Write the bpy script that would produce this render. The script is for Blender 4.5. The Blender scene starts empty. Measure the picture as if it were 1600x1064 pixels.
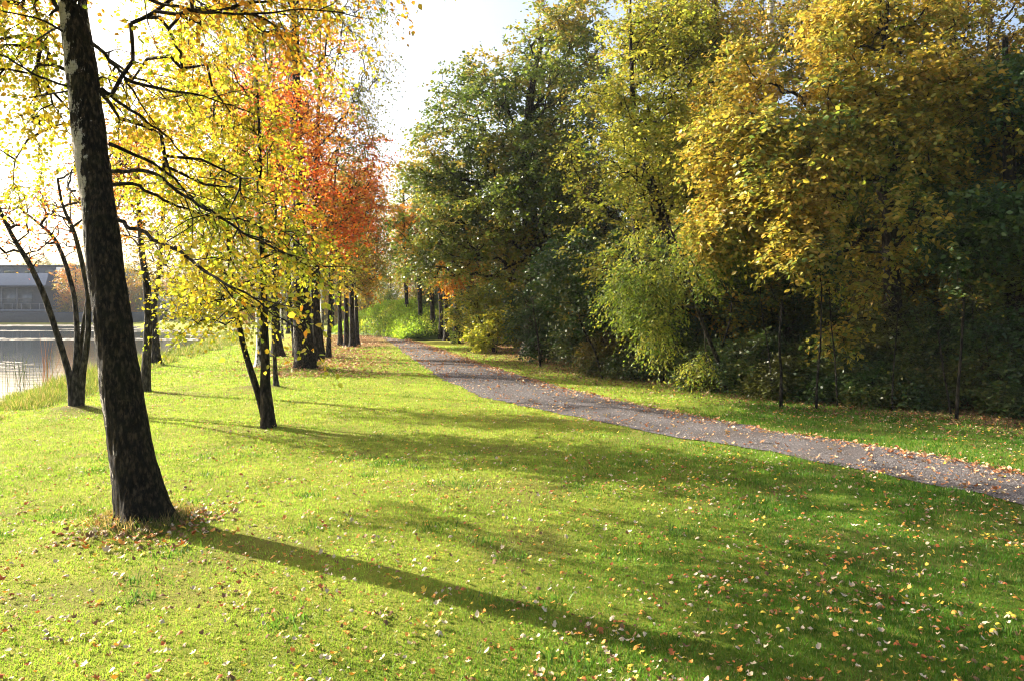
import bpy, math, time
import numpy as np
T0 = time.time()
S = bpy.context.scene
C = S.collection
R = math.radians

# ------------------------------------------------------------------ camera, sky, sun, exposure
F, EYE, HY = 1150.0, 1.75, 485.0          # focal length in photo pixels, eye height, horizon row
cam = bpy.data.objects.new('camera', bpy.data.cameras.new('camera'))
C.objects.link(cam); S.camera = cam
cam.location = (0, 0, EYE); cam.rotation_euler = (R(90), 0, 0)
cam.data.sensor_width = 36; cam.data.lens = 36 * F / 1600
cam.data.shift_y = -(532 - HY) / 1600
cam.data.clip_start = 0.1; cam.data.clip_end = 3000

SUN_EL = 27.0
SUN_D = np.array([-0.89, 0.455]); SUN_D /= np.linalg.norm(SUN_D)      # horizontal direction towards the sun
W = bpy.data.worlds.new('World'); S.world = W; W.use_nodes = True
nt = W.node_tree
sky = nt.nodes.new('ShaderNodeTexSky'); sky.sky_type = 'NISHITA'; sky.sun_disc = False
sky.sun_elevation = R(SUN_EL); sky.sun_rotation = math.atan2(SUN_D[0], SUN_D[1])
sky.air_density = 1.0; sky.dust_density = 6.0; sky.ozone_density = 1.0
bg = nt.nodes['Background']; bg.inputs[1].default_value = 0.085
nt.links.new(sky.outputs[0], bg.inputs[0])
sun = bpy.data.objects.new('sun', bpy.data.lights.new('sun', 'SUN')); C.objects.link(sun)
sun.data.energy = 5.0; sun.data.angle = R(0.55); sun.data.color = (1.0, 0.93, 0.80)
from mathutils import Vector
sd = Vector((SUN_D[0] * math.cos(R(SUN_EL)), SUN_D[1] * math.cos(R(SUN_EL)), math.sin(R(SUN_EL))))
sun.rotation_euler = sd.to_track_quat('Z', 'Y').to_euler()
S.view_settings.view_transform = 'Standard'; S.view_settings.look = 'None'
S.view_settings.exposure = 2.06; S.view_settings.gamma = 1.0
S.render.engine = 'CYCLES'
S.cycles.max_bounces = 7; S.cycles.diffuse_bounces = 3; S.cycles.glossy_bounces = 3
S.cycles.transmission_bounces = 4; S.cycles.volume_bounces = 1
S.cycles.caustics_reflective = False; S.cycles.caustics_refractive = False
S.cycles.use_denoising = True; S.cycles.filter_width = 1.05

# ------------------------------------------------------------------ helpers
def at(px, py, D):
    return np.array([(px - 800) / F * D, D, EYE + (HY - py) / F * D])
def G(px, py):
    D = F * EYE / (py - HY)
    return np.array([(px - 800) / F * D, D, 0.0])

def vnoise(P, scale, seed=0):
    """value noise, P (N,3) -> (N,) in 0..1"""
    P = np.asarray(P, float) * scale + seed * 17.31
    I = np.floor(P).astype(np.int64); f = P - I; f = f * f * (3 - 2 * f)
    def h(a, b, c):
        n = (a * 73856093) ^ (b * 19349663) ^ (c * 83492791) ^ (seed * 2654435)
        n = (n ^ (n >> 13)) * 1274126177
        n = n ^ (n >> 16)
        return (n & 0xffff) / 65535.0
    r = 0
    for dx in (0, 1):
        for dy in (0, 1):
            for dz in (0, 1):
                w = (f[:, 0] if dx else 1 - f[:, 0]) * (f[:, 1] if dy else 1 - f[:, 1]) * (f[:, 2] if dz else 1 - f[:, 2])
                r = r + w * h(I[:, 0] + dx, I[:, 1] + dy, I[:, 2] + dz)
    return r
def fbm(P, scale, seed=0, o=3):
    r = 0; a = 1; t = 0
    for i in range(o):
        r = r + a * vnoise(P, scale * 2 ** i, seed + i); t += a; a *= .5
    return r / t
def sstep(a, b, x):
    t = np.clip((x - a) / (b - a), 0, 1); return t * t * (3 - 2 * t)
def norm(v):
    return v / np.maximum(np.linalg.norm(v, axis=-1, keepdims=True), 1e-9)

class MB:
    def __init__(s): s.v = []; s.f = []; s.c = []; s.n = 0
    def add(s, v, f, c=None):
        """v (N,3); f (M,k) int; c (N,3) colours or one colour"""
        v = np.asarray(v, float)
        s.v.append(v); s.f.append(np.asarray(f, np.int64) + s.n); s.n += len(v)
        if c is not None:
            c = np.asarray(c, float)
            if c.ndim == 1: c = np.tile(c, (len(v), 1))
            s.c.append(c)
    def box(s, x0, y0, z0, x1, y1, z1):
        v = [(x, y, z) for z in (z0, z1) for y in (y0, y1) for x in (x0, x1)]
        s.add(v, [(0, 2, 3, 1), (4, 5, 7, 6), (0, 1, 5, 4), (2, 6, 7, 3), (0, 4, 6, 2), (1, 3, 7, 5)])
    def tube(s, P, rad, sides=6, cap=True, rough=0, col=None, wfun=None):
        P = np.asarray(P, float); rad = np.asarray(rad, float); k = len(P)
        T = np.gradient(P, axis=0); T = norm(T)
        ref = np.array([0, 0, 1.0]) if abs(T[:, 2].mean()) < .8 else np.array([1.0, 0, 0])
        A = norm(np.cross(T, ref)); B = np.cross(T, A)
        th = np.arange(sides) / sides * 2 * np.pi
        V = P[:, None] + rad[:, None, None] * (A[:, None] * np.cos(th)[None, :, None] + B[:, None] * np.sin(th)[None, :, None])
        V = V.reshape(-1, 3)
        if rough:
            ax = np.repeat(P, sides, 0); d = norm(V - ax)
            q = V * np.array([1, 1, .3])
            V = V + d * ((fbm(q, 9, 3, 3) - .5) * 2 * rough + (fbm(q * np.array([1, 1, .7]), 34, 7, 2) - .5) * 1.1 * rough)[:, None]
        if wfun is not None:
            ax = np.repeat(P, sides, 0); wv = wfun(V, norm(V - ax)); col = np.stack([wv, wv, wv], 1)
        i = np.arange(k - 1)[:, None] * sides; j = np.arange(sides)[None]; j2 = (j + 1) % sides
        Q = np.stack([i + j, i + j2, i + sides + j2, i + sides + j], -1).reshape(-1, 4)
        s.add(V, Q, col)
    def mesh(s, name, mat, smooth=False):
        me = bpy.data.meshes.new(name)
        V = np.concatenate(s.v)
        me.vertices.add(len(V)); me.vertices.foreach_set('co', V.astype(np.float32).ravel())
        L = np.concatenate([f.ravel() for f in s.f]); cnt = np.concatenate([np.full(len(f), f.shape[1]) for f in s.f])
        st = np.concatenate([[0], np.cumsum(cnt)[:-1]])
        me.loops.add(len(L)); me.loops.foreach_set('vertex_index', L.astype(np.int32))
        me.polygons.add(len(cnt)); me.polygons.foreach_set('loop_start', st.astype(np.int32))
        me.polygons.foreach_set('loop_total', cnt.astype(np.int32))
        if smooth: me.polygons.foreach_set('use_smooth', np.ones(len(cnt), bool))
        if s.c:
            c = np.concatenate(s.c); ca = me.color_attributes.new('Col', 'FLOAT_COLOR', 'POINT')
            ca.data.foreach_set('color', np.concatenate([c, np.ones((len(c), 1))], 1).astype(np.float32).ravel())
        me.materials.append(mat); me.update(calc_edges=True)
        return me
    def build(s, name, mat, parent=None, smooth=False, origin=None):
        if origin is not None: s.v = [v - np.asarray(origin) for v in s.v]
        o = bpy.data.objects.new(name, s.mesh(name, mat, smooth)); C.objects.link(o)
        if parent is not None: o.parent = parent
        elif origin is not None: o.location = origin
        return o
def tag(o, label=None, cat=None, group=None, kind=None):
    for k, v in (('label', label), ('category', cat), ('group', group), ('kind', kind)):
        if v: o[k] = v
    return o
def empty(name, loc):
    o = bpy.data.objects.new(name, None); C.objects.link(o); o.location = loc; return o
def copy_tree(root, loc, rz=0, sc=1.0):
    r = root.copy(); C.objects.link(r); r.location = loc; r.rotation_euler = (0, 0, rz); r.scale = (sc, sc, sc)
    for ch in list(root.children):
        c = ch.copy(); C.objects.link(c); c.parent = r
    return r

# ------------------------------------------------------------------ materials
def newmat(name):
    m = bpy.data.materials.new(name); m.use_nodes = True; t = m.node_tree
    t.nodes.clear(); return m, t.nodes, t.links
def out(N, L, sh):
    o = N.new('ShaderNodeOutputMaterial'); L.new(sh, o.inputs[0]); return o
def pr(N, col=None, rough=.7, spec=.3, metal=0):
    p = N.new('ShaderNodeBsdfPrincipled'); p.inputs['Roughness'].default_value = rough
    p.inputs['Specular IOR Level'].default_value = spec; p.inputs['Metallic'].default_value = metal
    if col is not None: p.inputs['Base Color'].default_value = (*col, 1)
    return p
def tex(N, L, kind='Noise', scale=5, detail=6, vec=None, mp=None, coord='Object', rough=.6):
    if vec is None:
        c = N.new('ShaderNodeTexCoord'); vec = c.outputs[coord]
    if mp:
        m = N.new('ShaderNodeMapping'); m.inputs['Scale'].default_value = mp; L.new(vec, m.inputs[0]); vec = m.outputs[0]
    n = N.new('ShaderNodeTex' + kind); n.inputs['Scale'].default_value = scale; L.new(vec, n.inputs['Vector'])
    if kind == 'Noise': n.inputs['Detail'].default_value = detail; n.inputs['Roughness'].default_value = rough
    return n
def ramp(N, L, fac, stops):
    r = N.new('ShaderNodeValToRGB'); e = r.color_ramp.elements
    while len(e) < len(stops): e.new(.5)
    for k, (p, c) in enumerate(stops): e[k].position = p; e[k].color = (*c, 1) if len(c) == 3 else c
    L.new(fac, r.inputs[0]); return r
def mix(N, L, fac, a, b, mode='MIX'):
    m = N.new('ShaderNodeMix'); m.data_type = 'RGBA'; m.blend_type = mode
    if isinstance(fac, (int, float)): m.inputs[0].default_value = fac
    else: L.new(fac, m.inputs[0])
    for i, v in ((6, a), (7, b)):
        if isinstance(v, tuple): m.inputs[i].default_value = (*v, 1)
        else: L.new(v, m.inputs[i])
    return m.outputs[2]
def bump(N, L, h, strength=.5, dist=.02, prev=None):
    b = N.new('ShaderNodeBump'); b.inputs['Strength'].default_value = strength; b.inputs['Distance'].default_value = dist
    L.new(h, b.inputs['Height'])
    if prev: L.new(prev, b.inputs['Normal'])
    return b.outputs[0]

def leaf_mat(name, trans=.45, rough=.45, spec=.35, gain=(1.15, 1.1, .75)):
    m, N, L = newmat(name)
    a = N.new('ShaderNodeAttribute'); a.attribute_name = 'Col'
    p = pr(N, None, rough, spec); L.new(a.outputs[0], p.inputs['Base Color'])
    t = N.new('ShaderNodeBsdfTranslucent')
    L.new(mix(N, L, 1.0, a.outputs[0], tuple(gain), 'MULTIPLY'), t.inputs[0])
    x = N.new('ShaderNodeMixShader'); x.inputs[0].default_value = trans
    L.new(p.outputs[0], x.inputs[1]); L.new(t.outputs[0], x.inputs[2]); out(N, L, x.outputs[0])
    return m
LEAF = leaf_mat('leaf', .5)
LEAFD = leaf_mat('leaf_dense', .36, .4, .45)
GRASS = leaf_mat('grass_blade', .5, .5, .25)
LITTER = leaf_mat('fallen_leaf', .15, .6, .2)

def bark_mat(name, dark, mid, light=None, thr=.6, furrow=22):
    m, N, L = newmat(name)
    fu = tex(N, L, 'Noise', furrow, 8, mp=(1, 1, .34), rough=.7)
    vo = tex(N, L, 'Voronoi', furrow * .8, mp=(1, 1, .42))
    cr = ramp(N, L, vo.outputs[0], [(.25, (1, 1, 1)), (.75, (.12, .12, .12))]).outputs[0]
    col = mix(N, L, 1.0, ramp(N, L, fu.outputs[0], [(.45, dark), (.57, mid)]).outputs[0], cr, 'MULTIPLY')
    if light:
        n = tex(N, L, 'Noise', 4.5, 8, mp=(1, 1, .8), rough=.7); ln = tex(N, L, 'Noise', 26, 5, mp=(.35, .35, 3))
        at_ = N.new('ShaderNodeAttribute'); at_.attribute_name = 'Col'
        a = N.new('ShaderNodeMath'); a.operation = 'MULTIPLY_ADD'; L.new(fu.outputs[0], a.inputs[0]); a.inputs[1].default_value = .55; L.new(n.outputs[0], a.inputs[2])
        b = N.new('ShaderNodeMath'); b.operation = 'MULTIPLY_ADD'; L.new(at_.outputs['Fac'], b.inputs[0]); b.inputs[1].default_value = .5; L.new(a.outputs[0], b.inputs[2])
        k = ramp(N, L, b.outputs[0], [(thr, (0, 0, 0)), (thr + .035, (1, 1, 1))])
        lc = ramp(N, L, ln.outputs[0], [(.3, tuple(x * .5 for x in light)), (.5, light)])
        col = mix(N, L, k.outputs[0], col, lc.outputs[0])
    big = tex(N, L, 'Noise', 5.0, 4)
    col = mix(N, L, ramp(N, L, big.outputs[0], [(.5, (0, 0, 0)), (.75, (.4, .4, .4))]).outputs[0], col, (.04, .04, .015))
    p = pr(N, None, .85, .15); L.new(col, p.inputs['Base Color'])
    bb = bump(N, L, vo.outputs[0], 1.0, .03); L.new(bump(N, L, fu.outputs[0], 1.0, .06, bb), p.inputs['Normal'])
    out(N, L, p.outputs[0]); return m
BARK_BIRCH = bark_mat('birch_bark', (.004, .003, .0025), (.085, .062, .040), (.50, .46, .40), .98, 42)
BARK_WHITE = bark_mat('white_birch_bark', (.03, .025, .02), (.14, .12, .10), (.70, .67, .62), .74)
BARK_DARK = bark_mat('dark_bark', (.018, .014, .010), (.075, .058, .042))
BARK_GREY = bark_mat('grey_bark', (.035, .03, .024), (.13, .11, .09))

# ------------------------------------------------------------------ the ground plan
def arr(l): return np.array([G(*p)[:2] for p in l])
PL = arr([(1600, 787), (1400, 747), (1200, 706), (1050, 683), (900, 652), (760, 622), (690, 592), (645, 562), (612, 536), (590, 524.5)])
PR_ = arr([(1600, 740), (1400, 702), (1200, 672), (1000, 633), (900, 611), (800, 584), (720, 557), (660, 537), (612, 525), (590, 519.5)])
PL = np.vstack([[8.6, 1.5], [6.2, 4.6], PL, [-15, 60], [-30, 72]])
PR_ = np.vstack([[10.4, 2.2], [7.6, 5.6], PR_, [-17, 66], [-30, 75]])
def XL(Y): return np.interp(Y, PL[:, 1], PL[:, 0])
def XR(Y): return np.interp(Y, PR_[:, 1], PR_[:, 0])
WE = np.array([(13, -20), (11, 4), (9.3, 9), (7.6, 11.2), (5.7, 13.6), (4.2, 16.4), (1.75, 20.5), (-1.0, 31), (-2.6, 40), (-5, 52), (-4, 80)])
def XW(Y): return np.interp(Y, WE[:, 1], WE[:, 0])
SH = np.array([(-7.8, -30), (-8.6, 0), (-9.8, 8), (-11.6, 16.5), (-13.4, 22), (-17, 39), (-24, 60), (-30, 75), (-48, 95), (-62, 115)])
def XS(Y): return np.interp(Y, SH[:, 1], SH[:, 0])
def pond(X, Y): return np.minimum((XS(Y) - X) * .95, 115 - Y)
BIRCH0 = G(228, 822); BIRCH1 = G(478, 578)
FEET = [(BIRCH0, .75, .09), (BIRCH1, 1.0, .10), (G(400, 607), .9, .07), (G(118, 641), .7, .08)]
def gz(X, Y):
    X = np.asarray(X, float); Y = np.asarray(Y, float)
    P = np.stack([X.ravel(), Y.ravel(), np.zeros(X.size)], 1)
    n = (fbm(P, .45, 5, 2) - .5).reshape(X.shape) * .13 + (fbm(P, 1.6, 8, 2) - .5).reshape(X.shape) * .035
    pc = (XL(Y) + XR(Y)) / 2; hw = np.abs(XR(Y) - XL(Y)) / 2
    z = n * sstep(.25, 1.4, np.abs(X - pc) - hw)
    z = z * sstep(150, 100, Y)
    for c, r, h in FEET:
        z = z + h * np.exp(-((X - c[0]) ** 2 + (Y - c[1]) ** 2) / (2 * (r * .42) ** 2))
    d = pond(X, Y)
    z = z * sstep(0, -2, d) - .42 * sstep(-2.2, 0.1, d) - .9 * sstep(0, 3, d)
    return z

def axis(fine0, fine1, st, far, grow=1.16):
    a = list(np.arange(fine0, fine1 + 1e-6, st)); s = st
    while a[-1] < far: s *= grow; a.append(a[-1] + s)
    s = st; b = []; x = fine0
    while x > -far: s *= grow; x -= s; b.append(x)
    return np.array(b[::-1] + a)
xs = axis(-16, 14, .16, 900); ys = axis(1, 32, .16, 1200)
XX, YY = np.meshgrid(xs, ys); ZZ = gz(XX, YY)
mb = MB(); nx, ny = len(xs), len(ys)
i = (np.arange(ny - 1)[:, None] * nx + np.arange(nx - 1)[None]).ravel()
wood = sstep(-.9, .8, XX - XW(YY) + (fbm(np.stack([XX.ravel(), YY.ravel(), 0 * XX.ravel()], 1), .9, 2).reshape(XX.shape) - .5) * 2.4)
feet = np.zeros_like(XX)
for c, r, h in FEET: feet += .8 * np.exp(-((XX - c[0]) ** 2 + (YY - c[1]) ** 2) / (2 * (r * .4) ** 2))
row = sstep(3.2, .6, np.abs(XX - (-3.6 - (YY - 17) * .2)) ) * sstep(17, 24, YY) * sstep(70, 50, YY) * .75
moss = sstep(3.5, -1.5, XX - (YY - 6) * .35)           # the drier, yellower half of the lawn
feet += .35 * sstep(.60, .70, fbm(np.stack([XX.ravel(), YY.ravel(), 0 * XX.ravel()], 1), 1.1, 71, 3).reshape(XX.shape))
col = np.stack([np.clip(np.maximum(wood, row) , 0, 1), moss, np.clip(feet, 0, 1)], -1).reshape(-1, 3)
mb.add(np.stack([XX, YY, ZZ], -1).reshape(-1, 3), np.stack([i, i + 1, i + nx + 1, i + nx], 1), col)
def ground_mat():
    m, N, L = newmat('lawn_ground')
    a = N.new('ShaderNodeAttribute'); a.attribute_name = 'Col'
    sp = N.new('ShaderNodeSeparateColor'); L.new(a.outputs[0], sp.inputs[0])
    n1 = tex(N, L, 'Noise', 1.3, 5); n2 = tex(N, L, 'Noise', 14, 6); n3 = tex(N, L, 'Noise', 90, 4, rough=.7); n4 = tex(N, L, 'Noise', 5, 6, rough=.7)
    g = ramp(N, L, n2.outputs[0], [(.3, (.075, .13, .012)), (.7, (.16, .22, .02))]).outputs[0]
    y = ramp(N, L, n2.outputs[0], [(.3, (.22, .24, .025)), (.7, (.36, .35, .05))]).outputs[0]
    ms = N.new('ShaderNodeMath'); ms.operation = 'MULTIPLY_ADD'; L.new(n1.outputs[0], ms.inputs[0]); ms.inputs[1].default_value = 1.4
    mo = N.new('ShaderNodeMath'); mo.operation = 'ADD'; L.new(sp.outputs[1], mo.inputs[0]); mo.inputs[1].default_value = -.75
    L.new(mo.outputs[0], ms.inputs[2]); ms.use_clamp = True
    base = mix(N, L, ms.outputs[0], g, y)
    bare = ramp(N, L, n4.outputs[0], [(.60, (0, 0, 0)), (.72, (.7, .7, .7))]).outputs[0]
    base = mix(N, L, bare, base, (.20, .16, .06))
    base = mix(N, L, ramp(N, L, n3.outputs[0], [(.35, (.45, .45, .45)), (.6, (0, 0, 0))]).outputs[0], base, (.06, .07, .012))
    vo = tex(N, L, 'Voronoi', 16)
    lit = ramp(N, L, n3.outputs[0], [(.3, (.05, .025, .012)), (.55, (.20, .10, .045)), (.75, (.34, .20, .09))]).outputs[0]
    lit2 = mix(N, L, .6, lit, ramp(N, L, vo.outputs['Color'], [(.2, (.06, .03, .015)), (.8, (.36, .2, .08))]).outputs[0])
    wm = N.new('ShaderNodeMath'); wm.operation = 'MULTIPLY_ADD'; L.new(n4.outputs[0], wm.inputs[0]); wm.inputs[1].default_value = 1.1
    wo = N.new('ShaderNodeMath'); wo.operation = 'MULTIPLY_ADD'; L.new(sp.outputs[0], wo.inputs[0]); wo.inputs[1].default_value = 1.7; wo.inputs[2].default_value = -.95
    L.new(wo.outputs[0], wm.inputs[2]); wm.use_clamp = True
    base = mix(N, L, wm.outputs[0], base, lit2)
    base = mix(N, L, sp.outputs[2], base, (.07, .045, .022))
    p = pr(N, None, .95, .1); L.new(base, p.inputs['Base Color'])
    b1 = bump(N, L, n2.outputs[0], .5, .05); L.new(bump(N, L, n3.outputs[0], .9, .03, b1), p.inputs['Normal'])
    out(N, L, p.outputs[0]); return m
tag(mb.build('lawn', ground_mat(), smooth=True), kind='structure')

# gravel path: a ribbon 12 mm proud of the flat strip of ground under it
def path_mat():
    m, N, L = newmat('gravel')
    v = tex(N, L, 'Voronoi', 55); v2 = tex(N, L, 'Voronoi', 120); n = tex(N, L, 'Noise', 1.8, 5); n2 = tex(N, L, 'Noise', 40, 5)
    g = ramp(N, L, v.outputs['Color'], [(.1, (.055, .047, .048)), (.5, (.12, .103, .102)), (.95, (.30, .27, .255))]).outputs[0]
    g = mix(N, L, .5, g, ramp(N, L, v2.outputs['Color'], [(.1, (.05, .043, .044)), (.9, (.26, .225, .215))]).outputs[0])
    g = mix(N, L, ramp(N, L, n.outputs[0], [(.45, (0, 0, 0)), (.65, (.6, .6, .6))]).outputs[0], g, (.09, .062, .045))
    tr = N.new('ShaderNodeAttribute'); tr.attribute_name = 'Col'; nz = tex(N, L, 'Noise', 3.5, 5)
    tm_ = N.new('ShaderNodeMath'); tm_.operation = 'MULTIPLY'; L.new(tr.outputs['Fac'], tm_.inputs[0]); L.new(ramp(N, L, nz.outputs[0], [(.35, (.1, .1, .1)), (.65, (.75, .75, .75))]).outputs[0], tm_.inputs[1])
    g = mix(N, L, tm_.outputs[0], g, (.085, .075, .07)); g = mix(N, L, 1.0, g, (.74, .75, .76), 'MULTIPLY')
    p = pr(N, None, .9, .2); L.new(g, p.inputs['Base Color'])
    b = bump(N, L, v.outputs['Distance'], .9, .02); L.new(bump(N, L, n2.outputs[0], .6, .02, b), p.inputs['Normal'])
    out(N, L, p.outputs[0]); return m
Yp = np.concatenate([np.arange(2.2, 30, .08), np.arange(30, 72, .3)])
pe = np.stack([Yp, 0 * Yp, 0 * Yp], 1)
xl = XL(Yp) + (fbm(pe, 2.2, 21, 4) - .5) * .5; xr = XR(Yp) + (fbm(pe, 2.2, 31, 4) - .5) * .5
mb = MB(); K = 21; t = np.linspace(0, 1, K)
X = xl[:, None] * (1 - t) + xr[:, None] * t; Y = np.repeat(Yp[:, None], K, 1)
Z = gz(X, Y) + .012 + .02 * np.sin(t * np.pi)[None]
i = (np.arange(len(Yp) - 1)[:, None] * K + np.arange(K - 1)[None]).ravel()
mb.add(np.stack([X, Y, Z], -1).reshape(-1, 3), np.stack([i, i + 1, i + K + 1, i + K], 1), np.repeat((np.exp(-((t - .3) / .1) ** 2) + np.exp(-((t - .72) / .1) ** 2))[None], len(Yp), 0).reshape(-1, 1) * np.ones((1, 3)))
tag(mb.build('gravel_path', path_mat(), smooth=True), kind='structure')

# pond
def water_mat():
    m, N, L = newmat('pond_water')
    n = tex(N, L, 'Noise', 2.2, 4, mp=(.35, 1, 1)); n2 = tex(N, L, 'Noise', .25, 2)
    p = pr(N, (.02, .028, .03), .06, .5); p.inputs['IOR'].default_value = 1.33
    L.new(bump(N, L, n.outputs[0], .18, .04), p.inputs['Normal']); out(N, L, p.outputs[0]); return m
mb = MB(); mb.add([(-500, -40, -.42), (-4, -40, -.42), (-4, 116, -.42), (-500, 116, -.42)], [(0, 1, 2, 3)])
tag(mb.build('pond_water', water_mat()), kind='structure')

rng = np.random.default_rng(11)
# ------------------------------------------------------------------ leaves and trees
def pal(cols): return np.array(cols, float)
P_YEL = pal([(.30, .36, .03), (.60, .46, .04), (.44, .44, .035), (.60, .32, .02)])
P_BIRCH = pal([(.60, .46, .05), (.46, .45, .045), (.26, .35, .03), (.56, .46, .05), (.56, .28, .03)])
P_RED = pal([(.58, .11, .025), (.60, .20, .03), (.42, .07, .02), (.58, .32, .04)])
P_ORA = pal([(.55, .24, .03), (.45, .17, .03), (.50, .34, .04), (.22, .2, .03)])
P_OAK = pal([(.085, .13, .022), (.14, .19, .03), (.24, .27, .04), (.34, .24, .045)])
P_YG = pal([(.36, .36, .04), (.24, .30, .03), (.50, .42, .05), (.14, .2, .025)])
P_GOLD = pal([(.14, .20, .04), (.38, .34, .055), (.54, .37, .06), (.22, .27, .045), (.47, .33, .055)])
P_DG = pal([(.03, .065, .016), (.05, .10, .022), (.075, .115, .025), (.12, .12, .02)])
P_FERN = pal([(.20, .27, .035), (.14, .22, .03), (.36, .35, .05), (.26, .30, .035)])
P_GREYG = pal([(.20, .22, .06), (.26, .25, .05), (.14, .16, .04), (.32, .24, .05)])
P_BR = pal([(.28, .18, .035), (.20, .16, .03), (.13, .14, .025), (.34, .21, .035)])
P_UND = pal([(.035, .07, .016), (.06, .095, .02), (.13, .14, .03), (.045, .08, .025)])
P_BRG = pal([(.09, .10, .02), (.14, .14, .028), (.06, .09, .018), (.18, .14, .03)])
P_MIX = pal([(.20, .20, .03), (.30, .22, .03), (.12, .15, .02), (.34, .16, .03)])

def leaf_colors(rs, pos, palette, cscale=.9, seed=1):
    n = fbm(pos, cscale, seed, 2); k = len(palette)
    t = np.clip((n - .5) * 2.6 + .5 + rs.normal(0, .22, len(pos)), 0, .999) * (k - 1)
    i = t.astype(int); f = (t - i)[:, None]
    c = palette[i] * (1 - f) + palette[np.minimum(i + 1, k - 1)] * f
    return np.clip(c * rs.uniform(.72, 1.25, (len(pos), 1)) * (1 + rs.normal(0, .06, (len(pos), 3))), .005, .9)

def add_leaves(mb, rs, pos, axis_, size, palette, flat=.6, width=.32, cseed=1, cscale=.9, hexa=False):
    n = len(pos); a = norm(axis_)
    nn = rs.normal(0, 1, (n, 3)); nn[:, 2] += flat * 2.2
    b = norm(np.cross(a, nn)); u = np.cross(b, a)
    s = (size * rs.uniform(.65, 1.3, n))[:, None]; w = width * rs.uniform(.8, 1.2, (n, 1))
    c = leaf_colors(rs, pos, palette, cscale, cseed)
    if hexa:
        V = np.stack([pos, pos + a * s * .3 + b * s * w * .9 + u * s * .05, pos + a * s * .68 + b * s * w * .7 + u * s * .05, pos + a * s - u * s * .07,
                      pos + a * s * .68 - b * s * w * .7 + u * s * .05, pos + a * s * .3 - b * s * w * .9 + u * s * .05], 1).reshape(-1, 3)
        k = np.arange(n)[:, None] * 6
        mb.add(V, np.concatenate([k + [0, 1, 2, 3], k + [0, 3, 4, 5]]), np.repeat(c, 6, 0))
    else:
        V = np.stack([pos, pos + a * s * .45 + b * s * w + u * s * .06, pos + a * s, pos + a * s * .45 - b * s * w + u * s * .06], 1).reshape(-1, 3)
        k = np.arange(n)[:, None] * 4
        mb.add(V, np.concatenate([k + [0, 1, 2], k + [0, 2, 3]]), np.repeat(c, 4, 0))

def twigs_leaves(rs, cl, dr, ntw, nlf, L, size, palette, droop=.35, spread=.9, twig_mb=None, tr=.0022, layer=1.0, **kw):
    """twigs at each cluster point with leaves set alternately along them"""
    n = len(cl) * ntw
    c = np.repeat(cl, ntw, 0); d = np.repeat(dr, ntw, 0)
    d = norm(d * .8 + rs.normal(0, 1, (n, 3)) * spread * .6 + np.array([0, 0, -droop * .5]))
    d[:, 2] *= layer; d = norm(d)
    Lw = L * rs.uniform(.55, 1.25, n)
    off = rs.uniform(-.35, .1, (n, 1)) * Lw[:, None]
    c = c + d * off
    t = np.tile(np.linspace(.12, 1, nlf), (n, 1)) + rs.uniform(-.05, .05, (n, nlf))
    P = c[:, None] + d[:, None] * (t * Lw[:, None])[..., None]
    P[..., 2] -= droop * (t ** 2) * Lw[:, None] * .8
    side = norm(np.cross(d, np.array([0, 0, 1.0]) + rs.normal(0, .25, (n, 3))))
    sg = np.where(np.arange(nlf) % 2 == 0, 1, -1)[None, :, None]
    ax = d[:, None] * .55 + side[:, None] * sg * .9 + rs.normal(0, .3, (n, nlf, 3))
    ax[..., 2] -= droop * .9
    pos = P.reshape(-1, 3) + rs.normal(0, size * .25, (n * nlf, 3))
    m = MB(); add_leaves(m, rs, pos, ax.reshape(-1, 3), size, palette, **kw)
    if twig_mb is not None:
        tt = np.array([0, .5, 1.0])
        Q = c[:, None] + d[:, None] * (tt[None] * Lw[:, None])[..., None]; Q[..., 2] -= droop * tt ** 2 * Lw[:, None] * .8
        up = norm(np.cross(d, side)); off3 = [side, -.5 * side + .87 * up, -.5 * side - .87 * up]
        V = np.stack([Q[:, k] + o * (tr * (1, .7, .3)[k]) for k in range(3) for o in off3], 1).reshape(-1, 3)
        k = np.arange(n)[:, None] * 9; fs = []
        for r in (0, 3):
            for j in range(3): fs.append(k + [r + j, r + (j + 1) % 3, r + 3 + (j + 1) % 3, r + 3 + j])
        twig_mb.add(V, np.concatenate(fs))
    return m

def resample(P, st):
    P = np.asarray(P, float); d = np.concatenate([[0], np.cumsum(np.linalg.norm(np.diff(P[:, :3], axis=0), axis=1))])
    n = max(3, int(d[-1] / st) + 1); t = np.linspace(0, d[-1], n)
    Q = np.stack([np.interp(t, d, P[:, k]) for k in range(P.shape[1])], 1)
    for _ in range(2):
        Q[1:-1] = Q[1:-1] * .5 + (Q[:-2] + Q[2:]) * .25
    return Q
def sample_blobs(rs, blobs, n, gap=.42, gseed=0):
    vol = np.array([b[3] * b[4] * b[5] for b in blobs]); w = vol ** .8; w /= w.sum(); res = []
    for b, k in zip(blobs, rs.multinomial(n * 3, w)):
        u = norm(rs.normal(0, 1, (k, 3))) * (rs.uniform(0, 1, (k, 1)) ** .42)
        res.append(u * np.array(b[3:6]) + np.array(b[:3]))
    P = np.concatenate(res); g = fbm(P, .75, gseed + 40, 2); P = P[g > gap + rs.uniform(-.06, .06, len(P))]
    P = P[P[:, 2] > .15]
    return P[rs.permutation(len(P))[:n]]
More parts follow.
